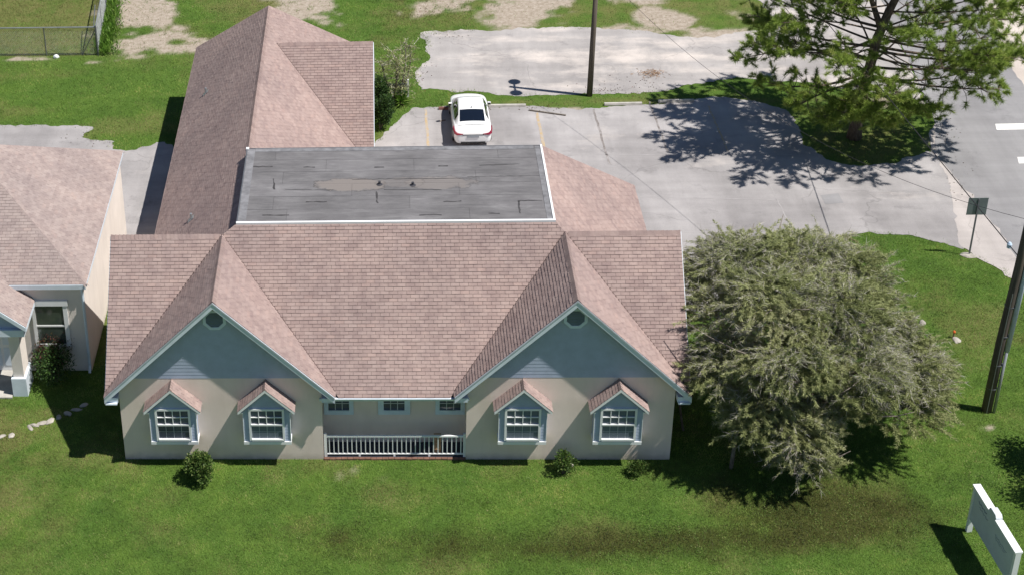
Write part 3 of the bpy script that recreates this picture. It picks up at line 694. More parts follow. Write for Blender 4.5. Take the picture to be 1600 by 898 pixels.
# flat roof: built-up sheets between white metal edges
fr = MB().box(FX0, FX1, FY0, FY1, FZ-.16, FZ-.012).build('flat_roof', 'membrane', H)
nS = 6; dy = (FY1-FY0)/nS; rr = random.Random(3)
for i in range(nS):
    y0 = FY0+i*dy; xs = [FX0, FX0+rr.uniform(1.0, 4.0), FX0+rr.uniform(6.0, 9.9), FX1]
    for a, b in zip(xs[:-1], xs[1:]):
        h = rr.uniform(0, .006); MB().box(a+.004, b+.0-.003, y0+.003, y0+dy-.006, FZ-.012, FZ+.004+h).build('membrane_sheet', 'membrane', fr)
plain('tar', (.06, .057, .06), .7, .3, var=.3)
plain('gravel_edge', (.21, .21, .225), .8, var=.4)
for a in ((FX0+.01, FX0+.30, FY0+.05, FY1-.05), (FX0+.31, FX1-.3, FY1-.26, FY1-.01), (FX1-.25, FX1-.06, FY0+.05, FY1-.05)):
    MB().box(*a, FZ+.0, FZ+.018).build('edge_strip', 'gravel_edge', fr)
MB().box(FX0-.03, FX1+.03, FY0-.055, FY0-.004, FZ-.125, FZ+.045).build('edge_trim', 'white_metal', fr)
MB().box(FX0-.03, FX1+.03, FY0-.004, FY0+.045, FZ+.012, FZ+.045).build('edge_trim', 'white_metal', fr)
MB().box(FX1-.045, FX1+.028, FY0+.047, FY1+.02, FZ-.125, FZ+.043).build('edge_trim', 'white_metal', fr)
MB().box(FX0-.028, FX0+.005, FY0+.047, FY1+.02, FZ-.25, FZ+.030).build('edge_trim', 'galv_dark', fr)
MB().box(FX0-.05, FX0+.06, FY1-.1, FY1+.04, FZ-.1, FZ+.06).build('edge_trim', 'white_metal', fr)
MB().box(FX0+.006, FX1-.047, FY1+.0, FY1+.03, FZ-.15, FZ+.02).build('edge_trim', 'galv_dark', fr)
rs = random.Random(5)
for u0, u1, v0, v1 in ((394, 426, 261, 261), (427, 428, 280, 297), (445, 522, 297, 297.5), (478, 511, 316, 316), (410, 452, 337, 337), (474, 492, 262, 262), (585, 600, 262, 262), (685, 700, 260, 260), (749, 812, 259, 257), (550, 750, 281, 279), (693, 721, 316, 315), (809, 847, 314.5, 314), (811, 812, 315, 334), (655, 690, 336.5, 336), (763, 781, 334, 334), (588, 590, 300, 318), (600, 690, 297, 297), (730, 845, 277, 275)):
    a = np.array(gz(u0, v0, FZ)[:2]); b = np.array(gz(u1, v1, FZ)[:2]); d = b-a; L_ = np.linalg.norm(d); d /= L_; nn = np.array([-d[1], d[0]]); q = max(3, int(L_/.12)); wd = .05 if u1-u0 < 60 else .028; l_, r_ = [], []
    for i in range(q+1):
        p = a+d*L_*i/q+nn*rs.uniform(-.015, .015); l_.append((*(p+nn*wd*rs.uniform(.15, 1)), FZ+.0135)); r_.append((*(p-nn*wd*rs.uniform(.15, 1)), FZ+.0135))
    t_ = MB(); t_.face(l_+r_[::-1]); t_.prism([(x_, y_2, FZ+.009) for x_, y_2, _ in l_+r_[::-1]], [(x_, y_2, FZ+.0128) for x_, y_2, _ in l_+r_[::-1]]) if False else None
    t_.build('tar_seam', 'tar', fr)
for u, v in ((593, 289), (645, 290)):
    x, y, z = gz(u, v, FZ); vt = MB().lathe([(.12, -.01), (.11, .02), (.05, .04), (.048, .13)], (x, y, FZ), 12).build('pipe_vent', 'pipe_dark', fr, smooth=False)
    MB().lathe([(.045, .21), (.06, .225), (.05, .235)], (x, y, FZ), 10).build('rim', 'galv', fr) if False else None
for u, v in ((322, 146), (299, 343)):                      # vents on the left slope of the wing
    d = ray(u, v); nP = np.array([-MM, 0, 1.0]); p0 = np.array([WX, 0, ZR]); t = ((p0-CC)@nP)/(d@nP); p = CC+d*t
    pv = MB().lathe([(.05, -.1), (.05, .24), (.045, .26)], tuple(p), 10).build('pipe_vent', 'galv', roof)
    c_ = tuple(p); fl = MB(); U = Vector((1, 0, MM)).normalized(); Vv = Vector((0, 1, 0)); n_ = Vector((-MM, 0, 1)).normalized(); P_ = Vector(p)+n_*.022
    fl.prism([P_+U*.16+Vv*.13, P_+U*.16-Vv*.13, P_-U*.16-Vv*.13, P_-U*.16+Vv*.13], [P_+n_*.012+U*.16+Vv*.13, P_+n_*.012+U*.16-Vv*.13, P_+n_*.012-U*.16-Vv*.13, P_+n_*.012-U*.16+Vv*.13]); fl.build('flashing', 'galv', roof)

# box-bay windows
def bay(cx, glass_hi, glass_lo):
    hw, d = .79, .45; zb, zt = 1.03, 2.42; za = 3.40
    body = MB().extY([(cx-hw, zb+.12), (cx+hw, zb+.12), (cx+hw, zt), (cx, za-.21), (cx-hw, zt)], -d, -.002)
    B = body.build('bay_window', 'siding', H)
    MB().box(cx-hw-.025, cx+hw+.025, -d-.045, -.003, zb, zb+.118).build('sill', 'frame_white', B)
    z = zb+.12
    wx0, wx1, wz0, wz1 = cx-.575, cx+.575, 1.23, 2.50
    while z < za-.36:                                        # lap boards left and right of and above the window
        z1 = z+.125; 
        lim = lambda q: hw if q <= zt else max(.0, (za-.23-q)/.98)
        spans = [(-lim(z), -.60, -lim(z1), -.60), (.60, lim(z), .60, lim(z1))] if z < wz1+.06 else [(-lim(z), lim(z), -lim(z1), lim(z1))]
        for a0, a1, b0, b1 in spans:
            if a1-a0 > .03:
                b0, b1 = (b0, max(b1, b0+.005)); pb = MB(); pb.prism([(cx+a0, -d, z), (cx+a1, -d, z), (cx+b1, -d, z1), (cx+b0, -d, z1)], [(cx+a0, -d-.008, z), (cx+a1, -d-.008, z), (cx+b1, -d-.003, z1), (cx+b0, -d-.003, z1)]); pb.build('siding_board', 'siding', B)
        z = z1
    for s in (-1, 1):
        x = cx+s*(hw-.0); MB().box(min(x, x+s*.02), max(x, x+s*.02), -d-.03, -d+.05, zb+.12, zt-.02).build('corner_trim', 'frame_white', B)
    y0, y1 = -d-.055, -d-.001; fw = .075
    f = MB(); f.box(wx0-.03, wx0+fw-.03, y0, y1, wz0-.03, wz1+.03); f.box(wx1-fw+.03, wx1+.03, y0, y1, wz0-.03, wz1+.03)
    f.box(wx0+fw-.03, wx1-fw+.03, y0, y1, wz1-.045, wz1+.03); f.box(wx0+fw-.03, wx1-fw+.03, y0-.02, y1, wz0-.03, wz0+.045); f.build('frame', 'frame_white', B)
    zm = (wz0+wz1)/2; ix0, ix1 = wx0+fw-.03, wx1-fw+.03
    MB().box(ix0, ix1, y0-.008, y1, zm-.03, zm+.03).build('meeting_rail', 'frame_white', B)
    zz0, zz1 = zm+.03, wz1-.045; cw = (ix1-ix0)/4; rh = (zz1-zz0)/2; mu = MB()
    for i in range(1, 4): mu.box(ix0+cw*i-.014, ix0+cw*i+.014, y0+.006, y1-.012, zz0, zz1)
    for i in range(4): mu.box(ix0+cw*i+(.0145 if i else 0), ix0+cw*(i+1)-(.0145 if i < 3 else 0), y0+.006, y1-.012, zz0+rh-.014, zz0+rh+.014)
    mu.build('muntins', 'frame_white', B)
    for i in range(4):
        for j in range(2): MB().box(ix0+cw*i+.002, ix0+cw*(i+1)-.002, y1-.011, y1-.003, zz0+rh*j+.001, zz0+rh*(j+1)-.001).build('pane', glass_hi, B)
    zl0, zl1 = wz0+.045, zm-.03; rl = (zl1-zl0)/2
    for i in range(4):
        for j in range(2): MB().box(ix0+cw*i+.009, ix0+cw*(i+1)-.009, y1-.011, y1-.003, zl0+rl*j+.009, zl0+rl*(j+1)-.009).build('pane', glass_lo, B)
    MB().box(ix0, ix1, y1-.006, y1-.0005, zl0, zl1).build('sash_grid', 'grid_grey', B)
    # little gable roof
    ov, e = .14, .96; yF = -d-ov; ze = za-.95*e
    dk = MB()
    for s in (-1, 1): dk.slab([(cx, yF+.01, za-.003), (cx, -.003, za-.003), (cx+s*e, -.003, ze-.003), (cx+s*e, yF+.01, ze-.003)], .05)
    dk.build('roof_deck', 'roof_deck', B)
    for s in (-1, 1):
        MB().extY([(cx, za-.01), (cx+s*e, ze-.01), (cx+s*e, ze-.12), (cx, za-.12)], yF-.012, yF+.008).build('fascia', 'frame_white', B)
        MB().prism([(cx+s*hw, yF+.02, ze-.05), (cx+s*e, yF+.02, ze-.05), (cx+s*e, -.01, ze-.05), (cx+s*hw, -.01, ze-.05)], [(cx+s*hw, yF+.02, ze-.09), (cx+s*e, yF+.02, ze-.11), (cx+s*e, -.01, ze-.11), (cx+s*hw, -.01, ze-.09)]).build('soffit', 'frame_white', B)
    r = Roof(EXPO, TABW, .012)
    for s in (-1, 1): r.plane([(cx, yF-.015, za), (cx, -.004, za), (cx+s*e, -.004, ze), (cx+s*e, yF-.015, ze)])
    r.emit(B, 'shingle', 60)
    ridge_caps(B, (cx, yF, za), (cx, -.02, za), (-1, 0, -.95), (1, 0, -.95), w=.1)
for cx, gh, gl in ((1.86, 'window_glass', 'window_glass'), (5.06, 'window_glass', 'blind_sky_glass'), (13.69, 'blind_sky_glass', 'blind_sky_glass'), (16.87, 'blind_sky_glass', 'blind_sky_glass')): bay(cx, gh, gl)

# recessed porch: windows high on the wall, railing, dark floor, brick edge
for x0, x1 in ((6.96, 7.98), (8.83, 9.94), (10.81, 11.82)):
    cxx = (x0+x1)/2; tr = MB(); gw = .36; z0, z1 = 1.28, 2.46
    tr.box(x0, cxx-gw, .845, .897, z0, z1); tr.box(cxx+gw, x1, .845, .897, z0, z1); tr.box(cxx-gw, cxx+gw, .845, .897, z0, z0+.17); tr.box(cxx-gw, cxx+gw, .845, .897, z1-.12, z1)
    wd = tr.build('window', 'trim_blue', H); gz0, gz1 = z0+.17, z1-.12
    bars = MB()
    for i in (1, 2): x = cxx-gw+i*2*gw/3; bars.box(x-.012, x+.012, .868, .884, gz0, gz1)
    for i in (1, 2):
        z = gz0+i*(gz1-gz0)/3
        for j in range(3): bars.box(cxx-gw+j*2*gw/3+(.0125 if j else 0), cxx-gw+(j+1)*2*gw/3-(.0125 if j < 2 else 0), .868, .884, z-.012, z+.012)
    bars.build('muntins', 'grid_grey', wd)
    for i in range(3):
        for j in range(3): MB().box(cxx-gw+i*2*gw/3+.002, cxx-gw+(i+1)*2*gw/3-.002, .886, .896, gz0+j*(gz1-gz0)/3+.002, gz0+(j+1)*(gz1-gz0)/3-.002).build('pane', 'window_glass', wd)
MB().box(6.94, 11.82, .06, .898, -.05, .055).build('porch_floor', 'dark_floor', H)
for i in range(24):
    x = 6.95+i*.2025; MB().box(x, x+.192, -.055+random.uniform(-.008, .008), .055, -.04, .062+random.uniform(-.006, .006)).build('brick', 'brick_red', H)
rl = MB().box(7.06, 11.74, .075, .145, .895, .95).build('railing', 'frame_white', H)
MB().box(7.06, 11.74, .085, .135, .14, .185).build('bottom_rail', 'frame_white', rl)
for x in (6.96, 11.74): MB().box(x, x+.095, .06, .16, .056, 1.03).build('post', 'frame_white', rl)
for i in range(30):
    x = 7.06+(i+.5)*4.68/30; MB().box(x-.016, x+.016, .094, .126, .186, .894).build('baluster', 'frame_white', rl)
for i in range(1, 4):
    x = 6.98+i*1.2; MB().box(x-.035, x+.035, .08, .14, .056, .139).build('foot', 'frame_white', rl)
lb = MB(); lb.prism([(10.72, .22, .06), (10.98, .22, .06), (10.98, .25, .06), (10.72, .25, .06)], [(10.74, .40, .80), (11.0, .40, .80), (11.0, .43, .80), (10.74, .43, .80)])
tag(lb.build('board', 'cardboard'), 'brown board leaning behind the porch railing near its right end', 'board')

# ------------------------------------------------------------------ NEIGHBOUR HOUSE (left edge)
NB = thing('neighbor_house', (-2, 5.2, 0), 'cream stucco house with pale pink-brown hip roof at the left edge', 'house')
nx1, ny0, ny1, nze, nm = -1.83, 5.16, 15.4, 3.93, .62
hd = (ny1-ny0)/2; nzr = nze+nm*hd; rx = nx1-hd; ryy = (ny0+ny1)/2; XF = -20.0
npl = [[(nx1, ny0, nze), (nx1, ny1, nze), (rx, ryy, nzr)], [(XF, ny0, nze), (nx1, ny0, nze), (rx, ryy, nzr), (XF, ryy, nzr)], [(nx1, ny1, nze), (XF, ny1, nze), (XF, ryy, nzr), (rx, ryy, nzr)]]
pz, pxr = 3.22, -3.82; prx = -6.35; pm = .80; pzr = pz+pm*(pxr-prx); pyF = 3.45
npl += [[(prx, pyF, pzr), (pxr, pyF, pz), (pxr, 5.15, pz), (prx, 8.0, pzr)], [(prx, pyF, pzr), (prx, 8.0, pzr), (2*prx-pxr, 5.15, pz), (2*prx-pxr, pyF, pz)]]
dk = MB()
for p in npl: dk.slab([(a, b, c-.004) for a, b, c in p], .12)
nroof = dk.build('roof', 'roof_deck', NB)
r = Roof(.13, .31, .012)
for p in npl[:2]+npl[3:]: r.plane(p)
r.plane(npl[2]); r.emit(nroof, 'shingle_pale', 300)
ridge_caps(nroof, (nx1, ny0, nze), (rx, ryy, nzr), (0, -1, -nm), (1, 0, -nm), 'shingle_pale', .15); ridge_caps(nroof, (nx1, ny1, nze), (rx, ryy, nzr), (1, 0, -nm), (0, 1, -nm), 'shingle_pale', .13)
ridge_caps(nroof, (prx, pyF, pzr), (prx, 8, pzr), (-1, 0, -pm), (1, 0, -pm), 'shingle_pale')
MB().box(XF, -1.97, 5.27, 15.28, 0, 3.83).build('wall', 'stucco_cream', NB)
MB().box(XF, nx1+.0, ny0-.05, ny0-.006, nze-.20, nze-.02).build('gutter', 'white_paint', NB)
MB().box(-4.3, nx1-.02, ny0+.0, 5.268, nze-.17, nze-.135).build('soffit', 'white_paint', NB)
MB().box(nx1+.004, nx1+.03, ny0+.02, ny1-.02, nze-.13, nze+.0).build('fascia', 'white_paint', NB)
MB().tube([(-2.0, 5.20, 3.72), (-2.0, 5.24, 3.5), (-2.02, 5.20, .3), (-2.02, 5.02, .06)], .055, 6).build('downspout', 'trim_blue', NB)
wx0, wx1, wz0, wz1 = -3.86, -2.80, 1.25, 2.95
tr = MB(); tr.box(wx0-.12, wx0, 5.22, 5.268, wz0-.1, wz1); tr.box(wx1, wx1+.16, 5.22, 5.268, wz0-.1, wz1); tr.box(wx0-.16, wx1+.2, 5.20, 5.268, wz1+.001, wz1+.24); tr.box(wx0-.0, wx1, 5.22, 5.268, wz0-.1, wz0)
wd = tr.build('window', 'frame_white', NB)
for a, b in ((wz0, 2.02), (2.09, wz1)): MB().box(wx0+.02, wx1-.02, 5.25, 5.266, a+.01, b-.01).build('pane', 'nb_glass', wd)
MB().box(wx0, wx1, 5.23, 5.262, 2.02, 2.09).build('meeting_rail', 'frame_white', wd)
# porch: gable front, beam, pier with wide base, slab, white entry door
for s in (-1, 1):
    tx = prx+s*(pxr-prx); MB().extY([(prx, pzr-.01), (tx, pz-.01), (tx, pz-.2), (prx, pzr-.2)], pyF-.03, pyF+.008).build('fascia', 'white_paint', NB)
MB().extY([(prx-2.3, 3.06), (prx+2.3, 3.06), (prx, pzr-.22)], pyF+.2, pyF+.3).build('gable_wall', 'siding', NB)
MB().box(2*prx-pxr+.1, pxr-.10, pyF+.05, pyF+.45, 2.76, 3.05).build('beam', 'white_paint', NB)
MB().box(pxr-.45, pxr-.10, pyF+.46, 5.26, 2.78, 3.03).build('beam', 'white_paint', NB)
MB().box(pxr+.002, pxr+.02, pyF, 5.1, pz-.18, pz-.02).build('fascia', 'white_paint', NB)
for px_ in (-4.62, -8.5):
    pr_ = MB().box(px_+.02, px_+.42, 3.75, 4.60, .80, 2.755).build('pier', 'stucco_cream', NB); MB().box(px_-.05, px_+.50, 3.64, 4.70, 0, .80).build('pier_base', 'white_paint', NB)
MB().box(-8.6, -4.7, 3.5, 5.265, -.05, .07).build('porch_slab', 'concrete', NB); MB().box(-6.4, -5.3, 2.0, 3.495, -.05, .03).build('walkway', 'concrete', NB)
dr = MB().box(-5.75, -4.85, 5.21, 5.268, .08, 2.2).build('door', 'frame_white', NB)
for i in range(2):
    for j in range(2): MB().box(-5.65+i*.42, -5.33+i*.42, 5.195, 5.208, .3+j*.95, 1.1+j*.95).build('door_panel', 'white_paint', dr)

# edging stones near the neighbour's bush
def rock(name, x, y, sx, sy, sz, mat, label, cat='stone', group=None, seed=0, z=0):
    bm = bmesh.new(); bmesh.ops.create_icosphere(bm, subdivisions=2, radius=1)
    for v in bm.verts:
        n = mnoise.noise(v.co*1.3+Vector((seed*3.1, 0, 0)))*.35; v.co *= 1+n; v.co = Vector((v.co.x*sx, v.co.y*sy, max(v.co.z*sz, -sz*.35)))
    me = bpy.data.meshes.new(name); bm.to_mesh(me); bm.free(); me.materials.append(m(mat)); o = bpy.data.objects.new(name, me); COL.objects.link(o); o.location = (x, y, z+sz*.3); o.rotation_euler.z = seed*.7
    return tag(o, label, cat, group)
pts = [(2, 682), (18, 680), (47, 668), (54, 664), (66, 661), (78, 658), (92, 652), (106, 646), (120, 640), (131, 633)]
nm_ = ['at the left edge of the photo', 'second from the left edge', 'small and pale, start of the long row', 'second in the long row', 'third in the long row', 'fourth in the long row', 'at the shadow edge', 'first fully in the shadow', 'second in the shadow', 'last of the row in deep shadow']
for i, (u, v) in enumerate(pts):
    x, y = gxy(u, v); rock('edging_stone', x, y, random.uniform(.13, .24), random.uniform(.08, .13), .05, 'stone_pale', 'pale garden edging stone '+nm_[i], 'stone', 'edging stones in the left lawn', i+1)

# ------------------------------------------------------------------ TREES AND SHRUBS
def limb_path(a, b, bend=.15, n=6, sag=0.0):
    a = Vector(a); b = Vector(b); d = b-a; L = d.length; j = Vector([random.uniform(-1, 1) for _ in range(3)])*L*bend
    return [a+d*(i/n)+j*math.sin(math.pi*i/n)+Vector((0, 0, -sag*L*(i/n)**2)) for i in range(n+1)]

def big_weeping():
    base = Vector((23.9, 1.9, 0)); T = thing('weeping_tree', base, 'large olive-green weeping tree with bare grey twigs beside the office', 'tree')
    tb = MB()
    tb.tube([base+Vector((0, 0, -.1)), base+Vector((.1, 0, .7)), base+Vector((.0, .1, 1.6)), base+Vector((-.1, .1, 2.3))], [.34, .27, .24, .20], 10)
    # crown lobes: centre offset and radii
    # foliage pads (centre, rx, ry, rz): overlapping mounds that leave dark folds between them
    pads = [(gz(u, v, z), a, b, c) for u, v, z, a, b, c in ((1150, 432, 5.0, 1.8, 1.7, 1.3), (1235, 422, 5.2, 1.9, 1.7, 1.2), (1318, 440, 4.7, 1.6, 1.7, 1.2), (1122, 500, 4.2, 1.2, 1.6, 1.4), (1108, 425, 4.6, 1.0, 1.3, 1.2), (1165, 400, 4.8, 1.2, 1.2, .8), (1285, 400, 4.7, 1.2, 1.2, .8), (1210, 485, 5.3, 1.8, 1.6, 1.4),
            (1305, 495, 5.0, 1.8, 1.7, 1.4), (1378, 515, 3.6, 1.15, 1.4, 1.15), (1140, 580, 3.4, 1.4, 1.5, 1.4), (1235, 572, 4.2, 1.8, 1.5, 1.4), (1335, 580, 3.9, 1.6, 1.5, 1.4), (1422, 590, 2.8, 1.2, 1.5, 1.2),
            (1195, 640, 2.6, 1.2, 1.2, 1.3), (1248, 688, 1.9, 1.25, 1.1, 1.3), (1266, 716, 1.35, .95, .8, .95), (1168, 662, 2.3, .9, .9, 1.0), (1448, 622, 2.2, .7, .9, .7), (1440, 560, 2.9, .8, 1.0, .8), (1408, 638, 2.2, 1.35, 1.2, 1.1), (1325, 632, 2.7, 1.1, .9, 1.0))]
    for p_ in ((20.75, -.45), (22.9, .9)): tb.tube([(*p_, -.1), (p_[0]+.03, p_[1], .8), (p_[0]+.1, p_[1]+.05, 1.6), (p_[0]+.35, p_[1]+.2, 2.3), gz(1195, 630, 2.8)], [.075, .065, .06, .05, .03], 7)
    C, D, LN, WD_ = [], [], [], []; TP, TD, TL = [], [], []; strands = []
    for (c, rx_, ry_, rz_) in pads:
        c = Vector(c); pth = limb_path(base+Vector((0, 0, random.uniform(1.0, 2.2))), c, .12, 6); tb.tube(pth, list(np.linspace(.15, .05, 7)), 6)
        for k_ in range(7):
            e = c+Vector((random.gauss(0, .55)*rx_, random.gauss(0, .55)*ry_, random.uniform(-.2, .8)*rz_)); tb.tube(limb_path(c, e, .2, 4), [.045, .035, .028, .02, .012], 5)
        rx_, ry_, rz_ = rx_*.95, ry_*.95, rz_*.95; ns = int(560*rx_*ry_/4)
        for k_ in range(ns):
            # start on the upper shell of the pad, arch outwards then droop
            th = random.uniform(0, 2*math.pi); ph = math.acos(random.uniform(-.25, 1)); rad = random.choice((.45, .8, .86, .92, .97))*random.uniform(.94, 1.06)*(1+.28*mnoise.noise(Vector((th*1.5, ph*2, c.x))))
            out = Vector((math.sin(ph)*math.cos(th), math.sin(ph)*math.sin(th), math.cos(ph)))
            p = c+Vector((out.x*rx_*rad, out.y*ry_*rad, out.z*rz_*rad)); hdir = Vector((out.x+random.gauss(0, .35), out.y+random.gauss(0, .35), 0)); hdir.normalize()
            L_ = random.choice((.5, .7, .8, 1.0, 1.3))*random.uniform(.85, 1.15); d = (hdir*.75+Vector((0, 0, random.uniform(-.1, .75)))).normalized(); st = []; q = p.copy()-d*L_*.3; ns_ = 7
            for i in range(ns_):
                st.append(q.copy()); q = q+d*(L_/ns_); d = (d+Vector((random.gauss(0, .17), random.gauss(0, .17), -.13+random.gauss(0, .08)))).normalized()
            if min(s.z for s in st) < .12: continue
            strands.append((st, random.random(), out.z))
    for st, rr_, oz in strands:
        m0 = st[3]; gn = mnoise.noise(m0*.55+Vector((3.3, 1.7, 9.1))); grey = rr_ < .40+gn*.9+.15*oz
        for i in range(len(st)-1):
            a, b = st[i], st[i+1]; d = b-a
            if grey or i < 3: TP.append(tuple(a)); TD.append(tuple(d)); TL.append(d.length*1.25)
            nl = (14 if grey else 36)
            for j in range(nl):
                t = random.random(); off = Vector((random.gauss(0, 1), random.gauss(0, 1), random.gauss(0, .7)))
                C.append(tuple(a+d*t+off*.018)); dd = d.normalized()*1.0+off*.62; D.append(tuple(dd)); LN.append(random.uniform(.06, .13)); WD_.append(random.uniform(.013, .025))
        if grey:                                           # bare side twiglets
            for i in range(1, len(st)):
                for j in range(5):
                    dv = (st[i]-st[i-1]).normalized()*.9+Vector((random.gauss(0, .45), random.gauss(0, .45), random.gauss(0, .35))); TP.append(tuple(st[i])); TD.append(tuple(dv)); TL.append(random.uniform(.14, .36))
    tb.build('trunk', 'bark_grey', T, smooth=True)
    C = np.array(C); rnd = np.clip(.45+(fbm(C[:, 0]*1.0, C[:, 1]+C[:, 2], .8, 3)-.5)*1.2+rng.normal(0, .2, len(C)), 0, 1)
    leaves(C, np.array(D), np.array(LN), np.array(WD_), 'crown', 'willow_leaf', T, rnd, None, True)
    TP = np.array(TP); n = len(TP); leaves(TP, np.array(TD), np.array(TL), .011*rng.uniform(.6, 1.5, n), 'twigs', 'willow_twig', T, rng.random(n), 'stuff', True)
big_weeping()

def pine(loc, label, name='pine_tree'):
    base = Vector(loc); T = thing(name, base, label, 'tree'); tb = MB()
    spine = [base+Vector(p) for p in ((0, 0, -.1), (.03, 0, .8), (.08, -.05, 2.0), (.25, -.05, 3.6), (.42, 0, 5.0), (.75, .0, 6.3), (1.25, .05, 7.6), (1.5, .1, 9.0), (1.6, .1, 10.3))]
    rad = [.36, .27, .24, .22, .21, .18, .13, .09, .04]; tb.tube(spine, rad, 10)
    def at(z):
        for i in range(len(spine)-1):
            if spine[i].z <= base.z+z <= spine[i+1].z: t = (base.z+z-spine[i].z)/(spine[i+1].z-spine[i].z); return spine[i].lerp(spine[i+1], t)
        return spine[-1]
    fork = limb_path(at(5.4), at(5.4)+Vector((-1.6, .3, 3.6)), .06, 6); tb.tube(fork, list(np.linspace(.15, .03, 7)), 8)
    ends = []
    def branch(a, d, L_, r):
        # a limb with side shoots; needle tufts sit on the shoots
        b = a+d*L_; p = limb_path(a, b, .09, 7, -.10); tb.tube(p, list(np.linspace(r, .016, 8)), 6)
        for i in range(3, 8):
            for k_ in range(8 if i > 4 else 4):
                sd = (d*.5+Vector((random.gauss(0, .75), random.gauss(0, .75), random.gauss(.12, .4)))).normalized(); l2 = random.uniform(.5, 1.25)*(1 if i < 7 else .7)
                e = p[i]+sd*l2; q = limb_path(p[i], e, .12, 3, -.1); tb.tube(q, [.018, .015, .011, .007], 4, False)
                dd = (q[3]-q[2]).normalized(); ends.append((q[3], dd))
                if random.random() < .75: ends.append((q[2]+Vector((random.gauss(0, .12), random.gauss(0, .12), .08)), (dd+Vector((random.gauss(0, .5), random.gauss(0, .5), .4))).normalized()))
    for i in range(42):
        z = 3.2+(i/42)**.95*6.9; az = i*2.39996+random.uniform(-.25, .25); t = (z-2.5)/7.6
        L_ = min((6.0*(1-t)**.5+1.0), 6.0)*random.uniform(.70, 1.05)
        if z < 4.2: L_ *= .93
        d = Vector((math.cos(az), math.sin(az)*.86, random.uniform(-.08, .16)+.35*t)).normalized(); branch(at(z), d, L_, .062-.035*t)
    for i in range(5): az = i*1.3; branch(fork[4+i % 3], Vector((math.cos(az), math.sin(az), .3)).normalized(), random.uniform(1.4, 2.4), .04)
    for az, z, L_, dz in ((3.3, 3.9, 6.4, .02), (3.75, 3.0, 4.6, -.1), (-1.3, 2.3, 2.6, -.22), (-1.75, 2.9, 2.9, -.22), (-2.1, 2.5, 2.6, -.2), (-1.0, 2.9, 3.0, -.2), (-.75, 2.7, 3.6, -.18), (-2.4, 2.4, 3.4, -.18), (.1, 3.6, 6.6, -.06), (-.25, 3.2, 6.0, -.12), (-2.0, 4.2, 4.2, -.05), (2.8, 4.6, 5.6, .05), (-2.85, 3.4, 5.6, -.05), (-.5, 4.4, 5.4, .0), (-.45, 4.6, 6.9, .02), (-.72, 5.0, 6.4, .03), (-.2, 5.4, 6.6, .05), (3.55, 5.0, 6.2, .04), (2.5, 5.5, 5.6, .06)):
        branch(at(z), Vector((math.cos(az), math.sin(az), dz)).normalized(), L_*.92, .07)
    # bare dead limbs low on the right
    for i in range(5):
        a = at(4.2+.25*i); e = a+Vector((random.uniform(1.6, 2.8), random.uniform(-1.2, .3), random.uniform(-1.3, -.2))); p = limb_path(a, e, .08, 6, .08); tb.tube(p, list(np.linspace(.05, .008, 7)), 5)
        for j in range(2, 7): tb.tube(limb_path(p[j], p[j]+Vector((random.uniform(-.1, .6), random.gauss(0, .3), random.uniform(-.55, .1))), .1, 3), [.014, .01, .008, .005], 4, False)
    tb.build('trunk', 'bark', T, smooth=True)
    C, D, LN, rn = [], [], [], []
    for p, d in ends:
        s = random.uniform(.20, .31); tone = min(max(random.gauss(.5, .22), 0), 1); nn = 110
        off = rng.uniform(-.28, .04, nn); v = rng.normal(size=(nn, 3))*.72+np.array(d)*.6+np.array([0, 0, .15])
        C.append(np.array(p)+np.array(d)*off[:, None]); D.append(v); LN.append(s*rng.uniform(.6, 1.05, nn)); rn.append(np.clip(tone+rng.normal(0, .16, nn), 0, 1))
    C = np.concatenate(C); leaves(C, np.concatenate(D), np.concatenate(LN), .020, 'crown', 'pine_needle', T, np.concatenate(rn), None, True)
pine((30.6, 23.2, 0), 'tall long-needle pine on the grass island by the street')

def shrub(name, u, v, r, h, mat, label, n=2600, leaf=(.06, .035), cat='shrub', lump=6, loc=None, stem='bark', group=None):
    x, y = loc or gxy(u, v); T = thing(name, (x, y, 0), label, cat, group); st = MB(); cs = []
    for i in range(lump):
        a = random.uniform(0, 6.28); q = random.uniform(.1, .62)*r; c = Vector((x+math.cos(a)*q, y+math.sin(a)*q, h*random.uniform(.35, .72))); cs.append((c, r*random.uniform(.42, .62), h*random.uniform(.25, .38)))
        st.tube(limb_path((x+random.uniform(-.05, .05), y+random.uniform(-.05, .05), -.03), c, .12, 4), [.03, .026, .022, .016, .009], 5)
    st.build('stem', stem, T)
    C = []; D = []
    for i in range(n):
        c, rr_, hh_ = random.choice(cs); o = Vector((random.gauss(0, 1), random.gauss(0, 1), random.gauss(0, 1))).normalized(); k_ = random.uniform(.55, 1.08)
        p = c+Vector((o.x*rr_*k_, o.y*rr_*k_, o.z*hh_*k_)); 
        if p.z < .03: continue
        C.append(tuple(p)); D.append(tuple(o+Vector((random.gauss(0, .6), random.gauss(0, .6), random.gauss(.2, .5)))))
    C = np.array(C); leaves(C, np.array(D), leaf[0]*rng.uniform(.7, 1.4, len(C)), leaf[1]*rng.uniform(.7, 1.3, len(C)), 'crown', mat, T)
    return T
shrub('round_shrub', 313, 750, .60, 1.15, 'shrub_leaf', 'rounded leafy green shrub in front of the left gable wall', 4200, (.085, .045))
shrub('small_shrub', 880, 738, .36, .95, 'shrub_leaf', 'small upright green shrub below the right gable, between its two bay windows', 1500, (.085, .04))
shrub('small_shrub', 993, 740, .42, .45, 'shrub_leaf', 'low loose shrub in the shade under the rightmost bay window', 1500, (.08, .035))
shrub('azalea_shrub', 92, 578, .95, 1.85, 'red_leaf', 'dark reddish shrub under the neighbouring house window', 5200, (.08, .045), lump=9)
shrub('shaded_shrub', 80, 560, 1.05, 1.5, 'dark_leaf', 'dark green shrub behind the reddish one at the neighbouring house wall', 2500, (.09, .05), loc=(-3.2, 4.55))
